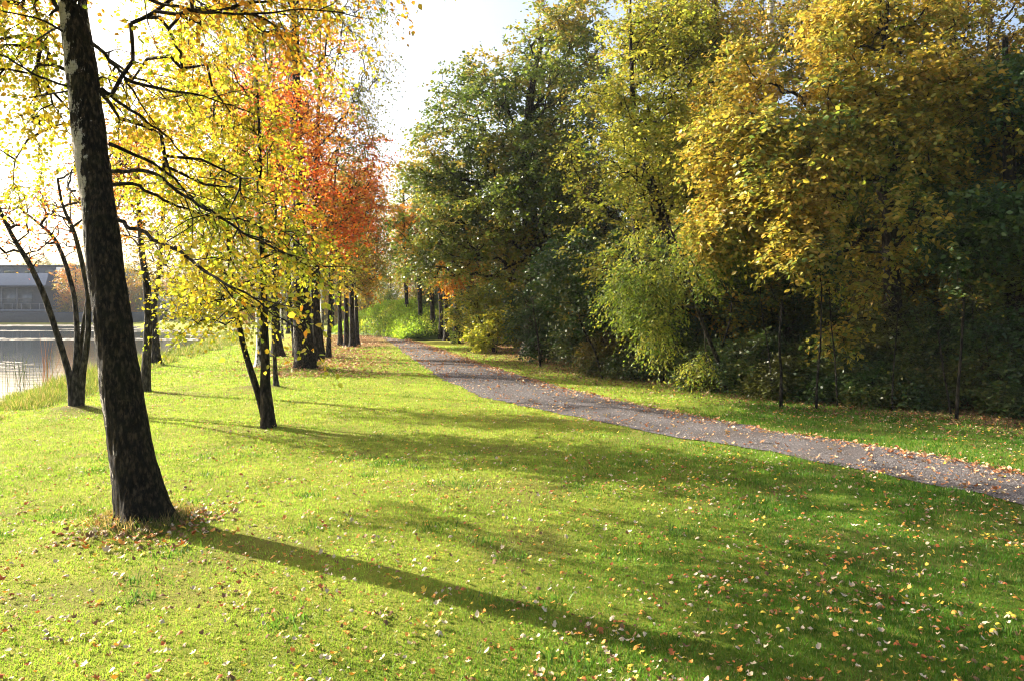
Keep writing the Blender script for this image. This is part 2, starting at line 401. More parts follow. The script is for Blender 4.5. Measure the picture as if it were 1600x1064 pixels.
def grow(rs, stems, cl, tip=.006, up=.7, sag=.06, zmin=1.0, jit=.07, expo=.45):
    """join cluster points to the stems by branching limbs; returns chains [(pts, radii)] and end directions"""
    pos = []; par = []; rad = []; pl = []
    for st in stems:
        for k, q in enumerate(st):
            pos.append(q[:3]); rad.append(q[3]); par.append(-1 if k == 0 else len(pos) - 2)
            pl.append(0 if k == 0 else pl[-1] + np.linalg.norm(np.subtract(pos[-1], pos[-2])))
    ns = len(pos); M = ns + len(cl) * 26
    A = np.zeros((M, 3)); A[:ns] = pos; PLn = np.zeros(M); PLn[:ns] = pl; par = par + [0] * (M - ns); w = np.zeros(M); n = ns
    sp = A[:ns]; bad = np.zeros(M); bad[:ns] = np.where(sp[:, 2] < zmin, 50, 0)
    order = np.argsort([np.min(np.linalg.norm(sp - c, axis=1) + bad[:ns] * .01) for c in cl]); chains = []; dirs = np.zeros((len(cl), 3))
    for ci in order:
        c = cl[ci]; d = np.linalg.norm(A[:n] - c, axis=1)
        cost = d + .22 * PLn[:n] + up * np.maximum(0, A[:n, 2] - c[2] + .25 * d) + bad[:n]
        j = int(np.argmin(cost)); Lg = d[j]; k = int(min(max(2, Lg / .28), 24))
        t = np.arange(1, k + 1) / k
        Q = A[j] + (c - A[j]) * t[:, None]
        wv = rs.normal(0, jit, (2, 3)) * Lg
        Q += np.sin(np.pi * t)[:, None] * wv[0] + np.sin(2 * np.pi * t)[:, None] * wv[1] * .6
        Q[:, 2] += sag * Lg * np.sin(np.pi * t) * 1.5
        Q[:-1] += rs.normal(0, .012, (k - 1, 3)) * min(1, Lg)
        idx = [j]
        for q in range(k):
            A[n] = Q[q]; par[n] = idx[-1]; PLn[n] = PLn[idx[-1]] + Lg / k; idx.append(n); n += 1
        w[n - 1] += 1; chains.append(idx); dirs[ci] = Q[-1] - (Q[-2] if k > 1 else A[j])
    for q in range(n - 1, ns - 1, -1):
        if par[q] >= ns: w[par[q]] += w[q]
    r = tip * np.maximum(w, 1) ** expo; r[:ns] = rad
    res = []
    for idx in chains:
        rr = r[idx].copy(); rr[0] = min(rr[0], rr[1] * 1.25); rr[-1] *= .6
        rr = np.minimum(rr, rad[0] * .55)
        res.append((A[idx], rr))
    return res, norm(dirs)

def blob(px, py, D, rx, ry, rd=None):
    s = D / F; p = at(px, py, D)
    return (p[0], p[1], p[2], rx * s, rd if rd else rx * s * .9, ry * s)
def stem(base, pts, w0):
    """pts: (px, py, depth offset, width px) above the base at ground"""
    D = base[1]; P = [[base[0], base[1], float(gz(base[0], base[1])) - .12, w0 / 2 * D / F]]
    for px, py, dd, w in pts:
        q = at(px, py, D + dd); P.append([q[0], q[1], q[2], w / 2 * (D + dd) / F])
    return P

def tree(name, label, cat, base, stems, blobs, ncl, palette, leaf=.06, ntw=4, nlf=8, L=.45, bark=None, seed=1, group=None,
         droop=.35, up=.7, sag=.05, zmin=None, tip=.006, lmat=None, twigs=False, flare=1.5, gap=.42, width=.32, flat=.6,
         spread=.9, extra=None, hexa=False, cscale=.9, rough=.12, expo=.45, roots=False, layer=.6, maxr=1.0):
    rs = np.random.default_rng(seed); base = np.array(base, float)
    root = empty(name, (base[0], base[1], float(gz(base[0], base[1])))); o0 = np.array(root.location)
    tag(root, label, cat, group)
    ST = []
    tm = MB(); D = base[1]
    big = max(s[0][3] for s in stems)
    for s in stems:
        P = resample(s, .05 if D < 8 else .12 if D < 30 else .35)
        rr = P[:, 3].copy(); z = P[:, 2] - P[0, 2]
        if s is stems[0] or flare: rr = rr * (1 + (flare - 1) * np.exp(-z / (rr[0] * 1.1 + .02)))
        sides = 90 if D < 8 and big > .15 else 28 if big > .12 and D < 30 else (12 if D < 30 else 8)
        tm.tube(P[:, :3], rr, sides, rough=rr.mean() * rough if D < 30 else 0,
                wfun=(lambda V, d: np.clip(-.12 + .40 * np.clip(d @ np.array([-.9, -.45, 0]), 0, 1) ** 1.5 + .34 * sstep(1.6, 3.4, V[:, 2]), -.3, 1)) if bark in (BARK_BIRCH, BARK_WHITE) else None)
        if roots:
            V = tm.v[-1]; ax = np.repeat(P[:, :3], sides, 0); d = V - ax; an = np.arctan2(d[:, 1], d[:, 0]); hz_ = V[:, 2] - P[0, 2]
            tm.v[-1] = ax + d * (1 + (.22 * np.cos(an * 5 + 1.1) + .14 * np.cos(an * 3 - .4) + .18 * np.cos(an + .5)) * np.exp(-hz_ / .17))[:, None]
        ST.append([tuple(q) for q in P[::max(1, int(len(P) / 22))]] + [tuple(P[-1])])
    cl = sample_blobs(rs, blobs, ncl, gap, seed)
    zm = zmin if zmin is not None else 1.2
    ch, dr = grow(rs, ST, cl, tip=tip, up=up, sag=sag, zmin=zm, expo=expo)
    br = MB()
    for P, r in ch: r = np.minimum(r, maxr); br.tube(P, r, 6 if r[0] > .012 else 4)
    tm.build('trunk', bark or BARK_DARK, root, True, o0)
    m = twigs_leaves(rs, cl, dr, ntw, nlf, L, leaf, palette, droop, spread, br if twigs else None, flat=flat, width=width, cseed=seed, hexa=hexa, cscale=cscale, layer=layer)
    if extra:
        for (ec, ed, kk) in extra(rs, br):
            m2 = twigs_leaves(rs, ec, ed, kk, nlf, L, leaf, palette, droop, spread, br, flat=flat, width=width, cseed=seed, hexa=hexa)
            m.add(m2.v[0], m2.f[0], m2.c[0])
    br.build('branches', BARK_DARK if bark in (BARK_BIRCH, BARK_WHITE) else (bark or BARK_DARK), root, True, o0)
    m.build('crown', lmat or LEAF, root, False, o0)
    return root

# ---- A: the leaning birch in the foreground
bA = BIRCH0
stA = stem(bA, [(225, 800, 0, 68.1), (205, 700, 0, 60.7), (188, 600, 0, 58.0), (176, 500, .02, 54.3), (165, 420, .05, 50.6), (152, 300, .1, 48.8), (138, 200, .14, 46.0),
                (126, 100, .18, 44.2), (117, 30, .2, 40.5), (105, -80, .3, 36.8), (85, -250, .5, 31.3), (70, -500, .7, 23.9), (60, -800, .9, 11.0)], 74)
BR = [  # limbs traced from the photograph: (px, py, depth offset)
 [(145, 66, .1), (162, 79, .1), (180, 101, .2), (195, 124, .3), (210, 145, .4), (225, 162, .5), (250, 205, .8)],
 [(195, 124, .3), (225, 131, .35), (270, 145, .4), (300, 150, .5), (323, 150, .6), (370, 170, .9)],
 [(157, 140, .1), (188, 154, .3), (225, 184, .5), (259, 216, .8), (286, 244, 1.1), (312, 293, 1.5)],
 [(169, 225, .1), (203, 235, .2), (259, 269, .4), (300, 308, .6), (353, 346, .8), (400, 390, 1.0)],
 [(170, 266, .1), (222, 267, -.1), (263, 286, -.2), (331, 331, -.3), (376, 361, -.3), (450, 395, -.3), (500, 440, -.3)],
 [(172, 289, .1), (207, 289, .2), (256, 312, .5), (338, 342, .8), (400, 346, 1.2), (470, 380, 1.5)],
 [(181, 341, .1), (226, 368, -.2), (289, 398, -.5), (323, 420, -.7), (357, 439, -.8), (387, 458, -.9), (440, 500, -1)],
 [(104, 137, .1), (71, 122, -.1), (30, 101, -.3), (0, 88, -.4), (-70, 70, -.6)],
 [(97, 50, .1), (75, 34, 0), (49, 24, 0), (0, 15, -.1), (-60, 10, -.2)],
 [(98, 42, .1), (85, 45, .3), (45, 71, .6), (0, 117, 1.0), (-40, 150, 1.2)],
 [(125, -60, .2), (180, -25, 0), (229, 0, 0), (289, 15, -.1), (327, 21, -.1), (400, 24, -.2), (431, 19, -.2), (473, 14, -.2), (540, 20, -.2)],
 [(380, 22, -.2), (405, 24, -.2), (425, 38, -.2), (450, 57, -.1)],
 [(125, -100, .3), (200, -60, .6), (300, -30, 1.0), (400, -10, 1.4), (500, 30, 1.8)],
 [(115, 300, .1), (108, 290, .4), (112, 260, .6), (104, 300, .9)],
]
def birch_extra(rs, br):
    D = bA[1]; res = []
    for b in BR:
        P = np.array([at(x, y, D + dd) for x, y, dd in b])
        w = .017 if len(b) > 5 else .010
        Q = resample(np.c_[P, np.linspace(w, .004, len(P))], .07)
        Q[:, :3] += (fbm(Q[:, :3], 6, 3, 2) - .5)[:, None] * .07 * np.array([1, 1, 1])
        br.tube(Q[:, :3], Q[:, 3], 7)
        n = len(Q); idx = np.arange(int(n * .3), n, 2)
        if b[-1] is BR[-1][-1]: continue
        c = Q[idx, :3]; dr = np.gradient(Q[:, :3], axis=0)[idx]
        # side twigs
        for k in range(len(idx)):
            if rs.random() < .7:
                d = norm(norm(dr[k]) * .7 + rs.normal(0, .6, 3)); l = rs.uniform(.15, .5)
                e = c[k] + d * l + np.array([0, 0, -.12 * l]); m_ = (c[k] + e) / 2 + rs.normal(0, .02, 3)
                br.tube([c[k], m_, e], [.005, .004, .002], 4)
                c[k] = e; dr[k] = d
        res.append((c, norm(dr), 3))
    return res
DA = bA[1]
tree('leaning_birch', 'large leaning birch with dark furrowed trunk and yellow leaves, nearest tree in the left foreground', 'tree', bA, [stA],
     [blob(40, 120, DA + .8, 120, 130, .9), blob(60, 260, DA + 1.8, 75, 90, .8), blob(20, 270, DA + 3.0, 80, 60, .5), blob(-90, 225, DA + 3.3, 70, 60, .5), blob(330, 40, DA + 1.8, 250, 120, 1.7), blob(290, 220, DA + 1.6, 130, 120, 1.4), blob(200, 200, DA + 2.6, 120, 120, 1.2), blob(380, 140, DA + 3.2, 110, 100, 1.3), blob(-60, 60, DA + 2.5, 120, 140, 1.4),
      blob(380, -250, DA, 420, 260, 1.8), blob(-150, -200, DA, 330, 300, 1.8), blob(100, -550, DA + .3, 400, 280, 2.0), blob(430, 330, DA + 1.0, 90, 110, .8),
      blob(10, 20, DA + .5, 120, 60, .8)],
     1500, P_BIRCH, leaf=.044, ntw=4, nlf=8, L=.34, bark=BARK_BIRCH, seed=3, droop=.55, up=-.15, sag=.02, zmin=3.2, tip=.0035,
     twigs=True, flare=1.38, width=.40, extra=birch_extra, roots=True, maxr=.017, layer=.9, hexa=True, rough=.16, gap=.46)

# ---- the row of trees on the lawn
b = G(118, 641); D = b[1]
tree('multi_stem_tree', 'four-stemmed nearly bare tree with few red leaves at the pond edge', 'tree', b,
     [stem(b + [-.03, 0, 0], [(110, 590, 0, 10), (95, 540, 0, 9), (72, 470, -.1, 8.5), (48, 415, -.2, 7.5), (20, 372, -.3, 6), (0, 330, -.4, 5), (-20, 270, -.5, 3)], 14),
      stem(b, [(119, 590, 0, 12), (121, 520, .1, 8), (116, 460, .2, 7), (100, 405, .3, 6), (85, 370, .3, 5), (55, 345, .2, 3.5), (30, 325, .2, 2)], 18),
      stem(b + [.04, .03, 0], [(128, 590, 0, 11), (138, 520, -.1, 8), (138, 460, -.1, 8), (126, 400, -.2, 7), (112, 350, -.3, 6), (98, 328, -.4, 4), (90, 280, -.5, 3)], 14),
      stem(b + [.02, .06, 0], [(124, 580, .1, 8), (128, 520, .2, 6), (136, 470, .3, 5), (150, 400, .3, 5), (160, 330, .3, 4), (165, 260, .3, 3)], 10)],
     [blob(30, 330, D, 90, 60, .9), blob(120, 320, D, 70, 70, .9), blob(60, 390, D, 60, 40, .7), blob(170, 260, D, 60, 80, .8)],
     260, P_RED, leaf=.06, ntw=2, nlf=3, L=.5, bark=BARK_GREY, seed=5, droop=.1, up=.8, zmin=1.8, tip=.007, twigs=True, flare=1.2, gap=.3)
b = G(226, 612); D = b[1]
tree('young_maple', 'straight young tree with grey trunk and orange leaves close behind the leaning birch', 'tree', b,
     [stem(b, [(229, 560, 0, 13), (232, 500, 0, 12), (229, 440, 0, 11), (222, 400, 0, 9), (218, 350, 0, 7), (215, 250, 0, 4), (212, 170, 0, 2)], 16)],
     [blob(215, 330, D, 75, 120, 1.0), blob(240, 410, D, 45, 45, .7), blob(190, 240, D, 60, 80, .8)],
     260, P_ORA, leaf=.065, ntw=4, nlf=6, L=.36, bark=BARK_GREY, seed=6, zmin=2.6, tip=.005, twigs=True, gap=.44)
b = G(244, 570); D = b[1]
tree('pond_alder', 'thin tree with dark trunk at the water edge between leaning birch and two-stemmed tree', 'tree', b,
     [stem(b, [(243, 530, 0, 11), (240, 480, .2, 8), (248, 430, .2, 7), (252, 380, .2, 5), (255, 280, .3, 3)], 16)],
     [blob(262, 380, D, 55, 90, 1.2), blob(300, 330, D, 50, 70, 1.2)], 200, P_BR, leaf=.075, ntw=4, nlf=6, L=.5, seed=7, zmin=3, tip=.006, gap=.44)
b = G(420, 667); D = b[1]
tree('two_stemmed_birch', 'young two-stemmed tree with bright yellow leaves standing alone on the sunny lawn', 'tree', b,
     [stem(b, [(418, 640, 0, 20), (414, 600, 0, 16), (415, 560, 0, 13), (413, 500, 0, 11.5), (412, 440, 0, 10), (409, 380, 0, 8), (408, 300, 0, 6.5), (405, 200, 0, 4.5), (400, 90, 0, 2)], 24),
      stem(b + [-.02, .02, 0], [(412, 650, 0, 10), (404, 615, 0, 11), (392, 580, .05, 10), (380, 540, .1, 9), (372, 500, .1, 8), (362, 440, .1, 7), (357, 380, .2, 6), (352, 280, .2, 4), (345, 180, .2, 2)], 10)],
     [blob(400, 400, D, 120, 120, 1.3), blob(330, 420, D + .2, 80, 100, 1.1), blob(320, 260, D, 110, 130, 1.3), blob(400, 250, D + .3, 80, 130, 1.1), blob(360, 120, D, 110, 100, 1.2), blob(460, 380, D, 40, 50, .7), blob(300, 500, D - .4, 50, 40, .5)],
     640, P_YEL, leaf=.053, ntw=4, nlf=8, L=.34, bark=BARK_DARK, seed=8, droop=.45, up=.5, zmin=1.7, tip=.0035, twigs=True, flare=1.4, width=.42, hexa=True, gap=.43)
b = G(432, 606); D = b[1]
tree('slender_tree', 'slender grey-stemmed tree beside a dark root mound, just behind the two-stemmed yellow tree', 'tree', b,
     [stem(b, [(430, 580, 0, 6.5), (428, 540, 0, 6), (426, 480, 0, 5.5), (428, 400, 0, 5), (432, 300, 0, 4), (436, 200, 0, 2)], 9)],
     [blob(440, 280, D, 80, 110, 1.4), blob(470, 180, D, 80, 90, 1.4), blob(400, 170, D, 80, 80, 1.3)], 300, P_RED, leaf=.07, ntw=4, nlf=8, L=.42, bark=BARK_GREY, seed=9, zmin=2.8, tip=.0045, twigs=True, flare=2.2)
b = G(407, 572); D = b[1]
tree('white_birch', 'white-barked birch behind the two-stemmed yellow tree', 'tree', b,
     [stem(b, [(407, 530, 0, 12), (405, 480, 0, 11), (403, 400, 0, 10), (400, 250, 0, 8), (398, 60, 0, 5)], 17)],
     [blob(400, 180, D, 110, 150, 2.2), blob(320, 90, D, 110, 120, 2.0), blob(360, 300, D, 90, 80, 1.8)], 360, P_YEL, leaf=.08, ntw=4, nlf=8, L=.55, bark=BARK_WHITE, seed=10, droop=.7, zmin=4, tip=.006)
b = G(434, 556); D = b[1]
tree('dark_trunk_tree', 'tree with flared dark trunk left of the large mid-distance birch', 'tree', b,
     [stem(b, [(432, 520, 0, 12), (430, 470, 0, 10), (428, 380, 0, 8), (426, 200, 0, 4)], 20)],
     [blob(430, 240, D, 90, 130, 2.4)], 200, P_MIX, leaf=.1, ntw=4, nlf=7, L=.6, seed=12, zmin=4, tip=.007)
b = BIRCH1; D = b[1]
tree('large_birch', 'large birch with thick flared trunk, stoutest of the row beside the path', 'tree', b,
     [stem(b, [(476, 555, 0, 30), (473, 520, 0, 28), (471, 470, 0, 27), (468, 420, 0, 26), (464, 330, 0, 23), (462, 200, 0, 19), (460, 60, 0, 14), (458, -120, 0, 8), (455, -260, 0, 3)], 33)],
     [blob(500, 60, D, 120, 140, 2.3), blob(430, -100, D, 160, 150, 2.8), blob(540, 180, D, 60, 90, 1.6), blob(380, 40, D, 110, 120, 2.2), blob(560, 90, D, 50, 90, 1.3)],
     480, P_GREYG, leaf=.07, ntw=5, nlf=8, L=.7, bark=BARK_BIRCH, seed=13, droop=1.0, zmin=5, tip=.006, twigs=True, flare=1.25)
b = G(466, 556); D = b[1]
tree('leaning_tree', 'dark slightly leaning tree directly behind the left side of the large mid-distance birch', 'tree', b,
     [stem(b, [(462, 530, 0, 11), (456, 490, 0, 10), (450, 430, 0, 9), (440, 300, 0, 6), (436, 180, 0, 3)], 15)],
     [blob(450, 300, D, 80, 110, 2.2)], 330, P_ORA, leaf=.1, ntw=4, nlf=7, L=.6, seed=14, zmin=4, tip=.007)
b = G(496, 562); D = b[1]
tree('red_maple', 'tree with flaming red crown right of the large mid-distance birch', 'tree', b,
     [stem(b, [(495, 540, 0, 15), (492, 490, 0, 14), (490, 430, 0, 12), (492, 330, 0, 10), (496, 220, 0, 7), (500, 110, 0, 3)], 20)],
     [blob(530, 250, D - 3, 80, 80, 2.0), blob(555, 330, D - 3, 45, 60, 1.6), blob(490, 180, D - 2, 80, 80, 2.0), blob(440, 130, D - 1, 70, 70, 1.6), blob(500, 350, D - 3, 90, 60, 2.0), blob(570, 230, D - 3, 30, 45, 1.2), blob(400, 210, D - 2, 80, 90, 1.6), blob(450, 250, D - 3, 70, 90, 1.6), blob(500, 100, D - 1, 70, 60, 1.6)],
     620, P_RED, leaf=.095, ntw=4, nlf=8, L=.55, seed=15, zmin=3.5, tip=.006, flat=.9, gap=.44)
b = G(507, 558); D = b[1]
tree('thin_sapling', 'thin dark sapling leaning left, between the red-crowned tree and the straight grey stem', 'tree', b,
     [stem(b, [(503, 530, 0, 4.5), (499, 500, 0, 4), (496, 450, 0, 4), (500, 380, 0, 2)], 6)],
     [blob(500, 400, D, 28, 50, .9)], 40, P_MIX, leaf=.085, ntw=4, nlf=6, L=.4, seed=16, zmin=2.4, tip=.005)
b = G(513, 558); D = b[1]
tree('straight_sapling', 'straight grey-stemmed young tree right of the thin leaning sapling', 'tree', b,
     [stem(b, [(514, 530, 0, 7), (516, 480, 0, 6.5), (517, 430, 0, 6), (520, 330, 0, 4), (525, 260, 0, 2)], 10)],
     [blob(525, 370, D, 50, 80, 1.4)], 240, P_YG, leaf=.1, ntw=4, nlf=7, L=.5, bark=BARK_GREY, seed=17, zmin=2.8, tip=.006)
for px, py, wd, sd_, lab in ((532, 541, 6, 18, 'first of the four thin trunks grouped beside the bend of the path'), (542, 542, 7, 19, 'second of the four thin trunks grouped beside the bend of the path'),
                             (551, 543, 8, 20, 'third of the four thin trunks by the path bend, with leafy shoots on its stem'), (558, 540, 6, 21, 'last and rightmost of the four thin trunks beside the bend of the path')):
    b = G(px, py); D = b[1]
    tree('roadside_tree', lab, 'tree', b, [stem(b, [(px - 1, py - 40, 0, wd), (px - 2, py - 90, 0, wd - .5), (px - 1, 360, 0, wd - 2), (px + 4, 260, 0, 2)], wd + 3)],
         [blob(px + 8, 350, D, 45, 75, 2.0), blob(px + 25, 410, D, 40, 40, 1.6), blob(px + 10, 440, D, 28, 28, 1.0), blob(px, 300, D, 50, 60, 2)], 260, (P_ORA, P_MIX, P_YG, P_BR)[sd_ % 4], leaf=.11, ntw=4, nlf=7, L=.6, seed=sd_, zmin=3, tip=.008,
         group='thin trees grouped beside the bend of the path')
# far birches of the row
for k, (px, py, wd, bk) in enumerate(((503, 525, 5, BARK_WHITE), (486, 520, 5, BARK_WHITE), (519, 518, 6, BARK_DARK), (450, 522, 5, BARK_DARK), (334 + 106, 530, 5, BARK_WHITE))):
    b = G(px, py); D = b[1]
    tree('distant_birch', ('white trunk of a distant birch seen right of the large birch', 'white trunk of a distant birch close behind the large birch', 'dark trunk of a distant tree in line with the bend of the path',
                           'distant dark-trunked tree behind the leaning tree', 'distant pale birch left of the large birch')[k], 'tree', b,
         [stem(b, [(px, py - 40, 0, wd), (px, 430, 0, wd - 1), (px, 330, 0, 2)], wd + 1.5)], [blob(px, 390, D, 50, 60)], 200, P_MIX, leaf=.17, ntw=4, nlf=7, L=.9, bark=bk, seed=60 + k, zmin=3, tip=.012)

# ---- right-hand wood
def wood_tree(name, label, D, px, stempts, w0, blobs, ncl, palette, seed, **kw):
    b = np.array([(px - 800) / F * D, D, 0.0])
    kw['leaf'] = kw.get('leaf', .08) * 1.12
    return tree(name, label, 'tree', b, [stem(b, stempts, w0)], [blob(x, y, D + dd, rx, ry, rd) for x, y, dd, rx, ry, rd in blobs], int(ncl * 1.9), palette, seed=seed, **kw)
wood_tree('oak_tree', 'tall broad dark-green oak rising into the open sky at the centre of the wood edge', 29, 838,
     [(836, 480, 0, 30), (834, 430, 0, 28), (828, 340, 0, 24), (822, 240, 0, 18), (830, 140, 0, 12), (850, 40, 0, 6)], 40,
     [(800, 290, 0, 150, 90, 3.5), (760, 210, 0, 120, 90, 3), (870, 150, 0, 110, 130, 3), (740, 330, -.5, 100, 80, 3), (885, 50, 0, 80, 80, 2.4), (900, 280, -1, 100, 110, 3), (680, 380, 0, 80, 70, 2.6), (800, 400, 0, 130, 60, 3), (740, 120, 0, 50, 60, 1.6), (670, 270, 0, 50, 60, 1.8)],
     1150, pal([(.08, .125, .022), (.14, .19, .03), (.22, .25, .04), (.34, .26, .045)]), 31, leaf=.125, ntw=5, nlf=9, L=.65, zmin=3, tip=.009, lmat=LEAFD, gap=.40, expo=.48)
wood_tree('yellow_green_tree', 'tall yellow-green tree whose arching sprays reach out over the grass right of the oak', 19.5, 1075,
     [(1070, 480, 0, 18), (1050, 380, -.3, 16), (1015, 280, -.6, 13), (990, 180, -.8, 9), (985, 60, -.8, 5), (985, -60, -.8, 2)], 22,
     [(985, 250, -1, 105, 100, 1.8), (1060, 140, 0, 110, 120, 2), (1090, 300, 0, 90, 90, 2), (930, 330, -1.5, 55, 70, 1.2), (1020, 40, 0, 80, 80, 2), (960, 170, -1, 60, 50, 1.4), (950, 400, -1.5, 70, 30, 1.2)],
     560, pal([(.40, .41, .06), (.26, .33, .045), (.46, .37, .06), (.15, .21, .03), (.48, .45, .07)]), 32, leaf=.085, ntw=5, nlf=9, L=.6, droop=.35, zmin=2.5, tip=.006, twigs=True, bark=BARK_DARK, gap=.44)
wood_tree('russet_tree', 'broad tree of golden-brown and green leaves filling the space between the yellow-green and golden trees', 20.5, 1130,
     [(1128, 450, 0, 18), (1120, 320, 0, 16), (1130, 180, 0, 12), (1120, 40, 0, 8), (1115, -60, 0, 3)], 24,
     [(1090, 80, 0, 130, 100, 2.2), (1140, 300, 0, 100, 90, 2), (1040, 10, 0, 90, 70, 2), (1180, 180, 0, 90, 100, 2), (1110, 480, -.5, 90, 60, 1.4), (1060, 220, .6, 90, 90, 2)],
     440, pal([(.20, .24, .04), (.42, .31, .05), (.28, .30, .045), (.50, .30, .045)]), 41, leaf=.085, ntw=5, nlf=8, L=.6, droop=.4, zmin=2, tip=.006, twigs=True, gap=.46)
wood_tree('copper_tree', 'shaded copper and olive tree between the golden tree and the dense dark tree', 17, 1470,
     [(1470, 450, 0, 16), (1465, 320, 0, 13), (1475, 200, 0, 8)], 22, [(1480, 340, 0, 100, 90, 1.5), (1420, 450, -.6, 90, 60, 1.2), (1540, 470, -.8, 90, 60, 1.2), (1450, 540, -1, 60, 40, .8)],
     360, pal([(.20, .15, .025), (.10, .11, .02), (.26, .16, .025), (.14, .14, .02)]), 42, leaf=.08, ntw=5, nlf=8, L=.5, droop=.5, zmin=1.4, tip=.006, twigs=True, gap=.42)
wood_tree('fern_leaved_tree', 'slender leaning tree with drooping fern-like green foliage in front of the wood', 15.6, 1137,
     [(1125, 570, -.2, 7), (1112, 540, -.4, 6), (1095, 500, -.6, 5.5), (1084, 465, -.8, 5), (1065, 400, -1, 4), (1040, 340, -1.2, 2.5)], 8,
     [(1045, 400, -1, 90, 55, 1.2), (1000, 450, -1.4, 60, 50, .9), (1090, 370, -.8, 80, 50, 1.0), (1030, 500, -1.4, 40, 45, .7), (1100, 570, -.5, 30, 20, .4)],
     170, P_FERN, 33, leaf=.062, ntw=5, nlf=14, L=.5, droop=.8, zmin=1.8, tip=.0045, twigs=True, bark=BARK_GREY, width=.22, gap=.40)
wood_tree('tall_birch', 'tall birch with pale upper trunk and golden-brown leaves inside the wood', 23, 1215,
     [(1210, 400, 0, 22), (1205, 250, 0, 20), (1203, 130, 0, 17), (1205, 20, 0, 14), (1205, -120, 0, 8)], 28,
     [(1150, 60, 0, 100, 110, 2.4), (1230, 180, 0, 110, 120, 2.4), (1120, 210, 0, 80, 90, 2), (1260, 20, 0, 110, 90, 2.4), (1180, 320, 0, 100, 80, 2.2)],
     360, P_BR, 34, leaf=.085, ntw=5, nlf=8, L=.6, zmin=4, tip=.006, twigs=True, bark=BARK_WHITE, gap=.5)
wood_tree('golden_tree', 'large crooked tree covered in golden yellow leaves at the front of the right-hand wood', 15.2, 1400,
     [(1398, 560, 0, 28), (1395, 470, 0, 26), (1392, 390, 0, 24), (1388, 320, -.1, 20), (1362, 255, -.1, 16), (1378, 195, -.1, 13), (1372, 120, -.1, 9), (1385, 40, 0, 6), (1390, -60, 0, 3)], 34,
     [(1300, 190, -1, 120, 90, 1.5), (1390, 130, -.8, 110, 80, 1.5), (1240, 300, -1.2, 110, 80, 1.4), (1210, 400, -1.3, 90, 60, 1.2), (1340, 340, -.8, 120, 90, 1.6), (1470, 220, -.5, 110, 120, 1.6), (1190, 455, -1.4, 55, 40, .8), (1290, 440, -.9, 80, 50, 1.1), (1400, 20, 0, 140, 80, 1.8), (1420, 400, -.2, 110, 60, 1.4), (1300, 530, -.6, 60, 30, .8), (1480, 480, -.2, 90, 50, 1.2), (1130, 350, -1, 50, 60, 1), (1165, 235, -.9, 85, 80, 1.3), (1215, 110, -.5, 95, 80, 1.4)],
     860, P_GOLD, 35, leaf=.092, ntw=5, nlf=9, L=.55, droop=.35, zmin=2.3, tip=.005, twigs=True, bark=BARK_DARK, hexa=True, gap=.54, cscale=.55)
wood_tree('dark_green_tree', 'dense dark-green tree at the right edge of the picture', 14.2, 1590,
     [(1588, 500, 0, 24), (1580, 350, 0, 20), (1575, 200, 0, 14), (1570, 60, 0, 8)], 30,
     [(1560, 300, -.4, 110, 110, 1.6), (1620, 200, 0, 120, 120, 1.8), (1500, 360, -.2, 70, 60, 1.2), (1620, 420, 0, 110, 80, 1.6)],
     480, pal([(.03, .075, .018), (.05, .11, .022), (.08, .14, .03), (.14, .16, .02)]), 36, leaf=.095, ntw=5, nlf=9, L=.5, zmin=2, tip=.006, lmat=LEAFD, gap=.42)
wood_tree('bronze_tree', 'thin-crowned bronze tree showing sky between its branches at the upper right', 19, 1520,
     [(1518, 400, 0, 18), (1510, 250, 0, 16), (1500, 120, 0, 12), (1480, 20, 0, 8), (1470, -100, 0, 4)], 24,
     [(1540, 80, 0, 130, 110, 2.2), (1600, 160, 0, 100, 100, 2), (1450, 40, 0, 80, 70, 1.8), (1520, -60, 0, 140, 80, 2)],
     380, P_BR, 37, leaf=.085, ntw=5, nlf=7, L=.55, zmin=4, tip=.0065, twigs=True, gap=.5)
wood_tree('olive_tree', 'olive-green tree filling the gap between golden tree and tall birch', 19, 1300,
     [(1300, 420, 0, 18), (1305, 280, 0, 16), (1300, 120, 0, 11), (1295, -20, 0, 6)], 22,
     [(1300, 90, 0, 90, 110, 2), (1290, 400, 0, 110, 80, 1.8), (1400, 330, .5, 110, 100, 2), (1330, 250, 0, 90, 90, 2)],
     420, P_OAK, 38, leaf=.095, ntw=5, nlf=8, L=.6, zmin=2.5, tip=.007, lmat=LEAFD)
wood_tree('mid_green_tree', 'mid-green tree under the yellow-green crown, behind the fern-leaved tree', 20.5, 1010,
     [(1008, 500, 0, 16), (1000, 420, 0, 14), (990, 320, 0, 10)], 20,
     [(960, 450, -.5, 100, 70, 2), (1060, 430, 0, 100, 80, 2), (900, 420, 0, 70, 60, 1.8), (1130, 460, 0, 80, 60, 1.8)],
     420, P_DG, 39, leaf=.095, ntw=5, nlf=8, L=.55, zmin=1.6, tip=.006, lmat=LEAFD, gap=.38)
wood_tree('orange_tree', 'small tree with glowing orange leaves above the dark trunks beyond the path', 37, 745,
     [(743, 480, 0, 8), (738, 440, 0, 7), (730, 400, 0, 4)], 10, [(722, 418, -1, 42, 22, 1.6), (700, 440, -1, 30, 12, 1.2), (640, 360, 0, 30, 40, 1.5)], 120, P_ORA, 40, leaf=.13, ntw=4, nlf=8, L=.6, zmin=2.5, tip=.01)
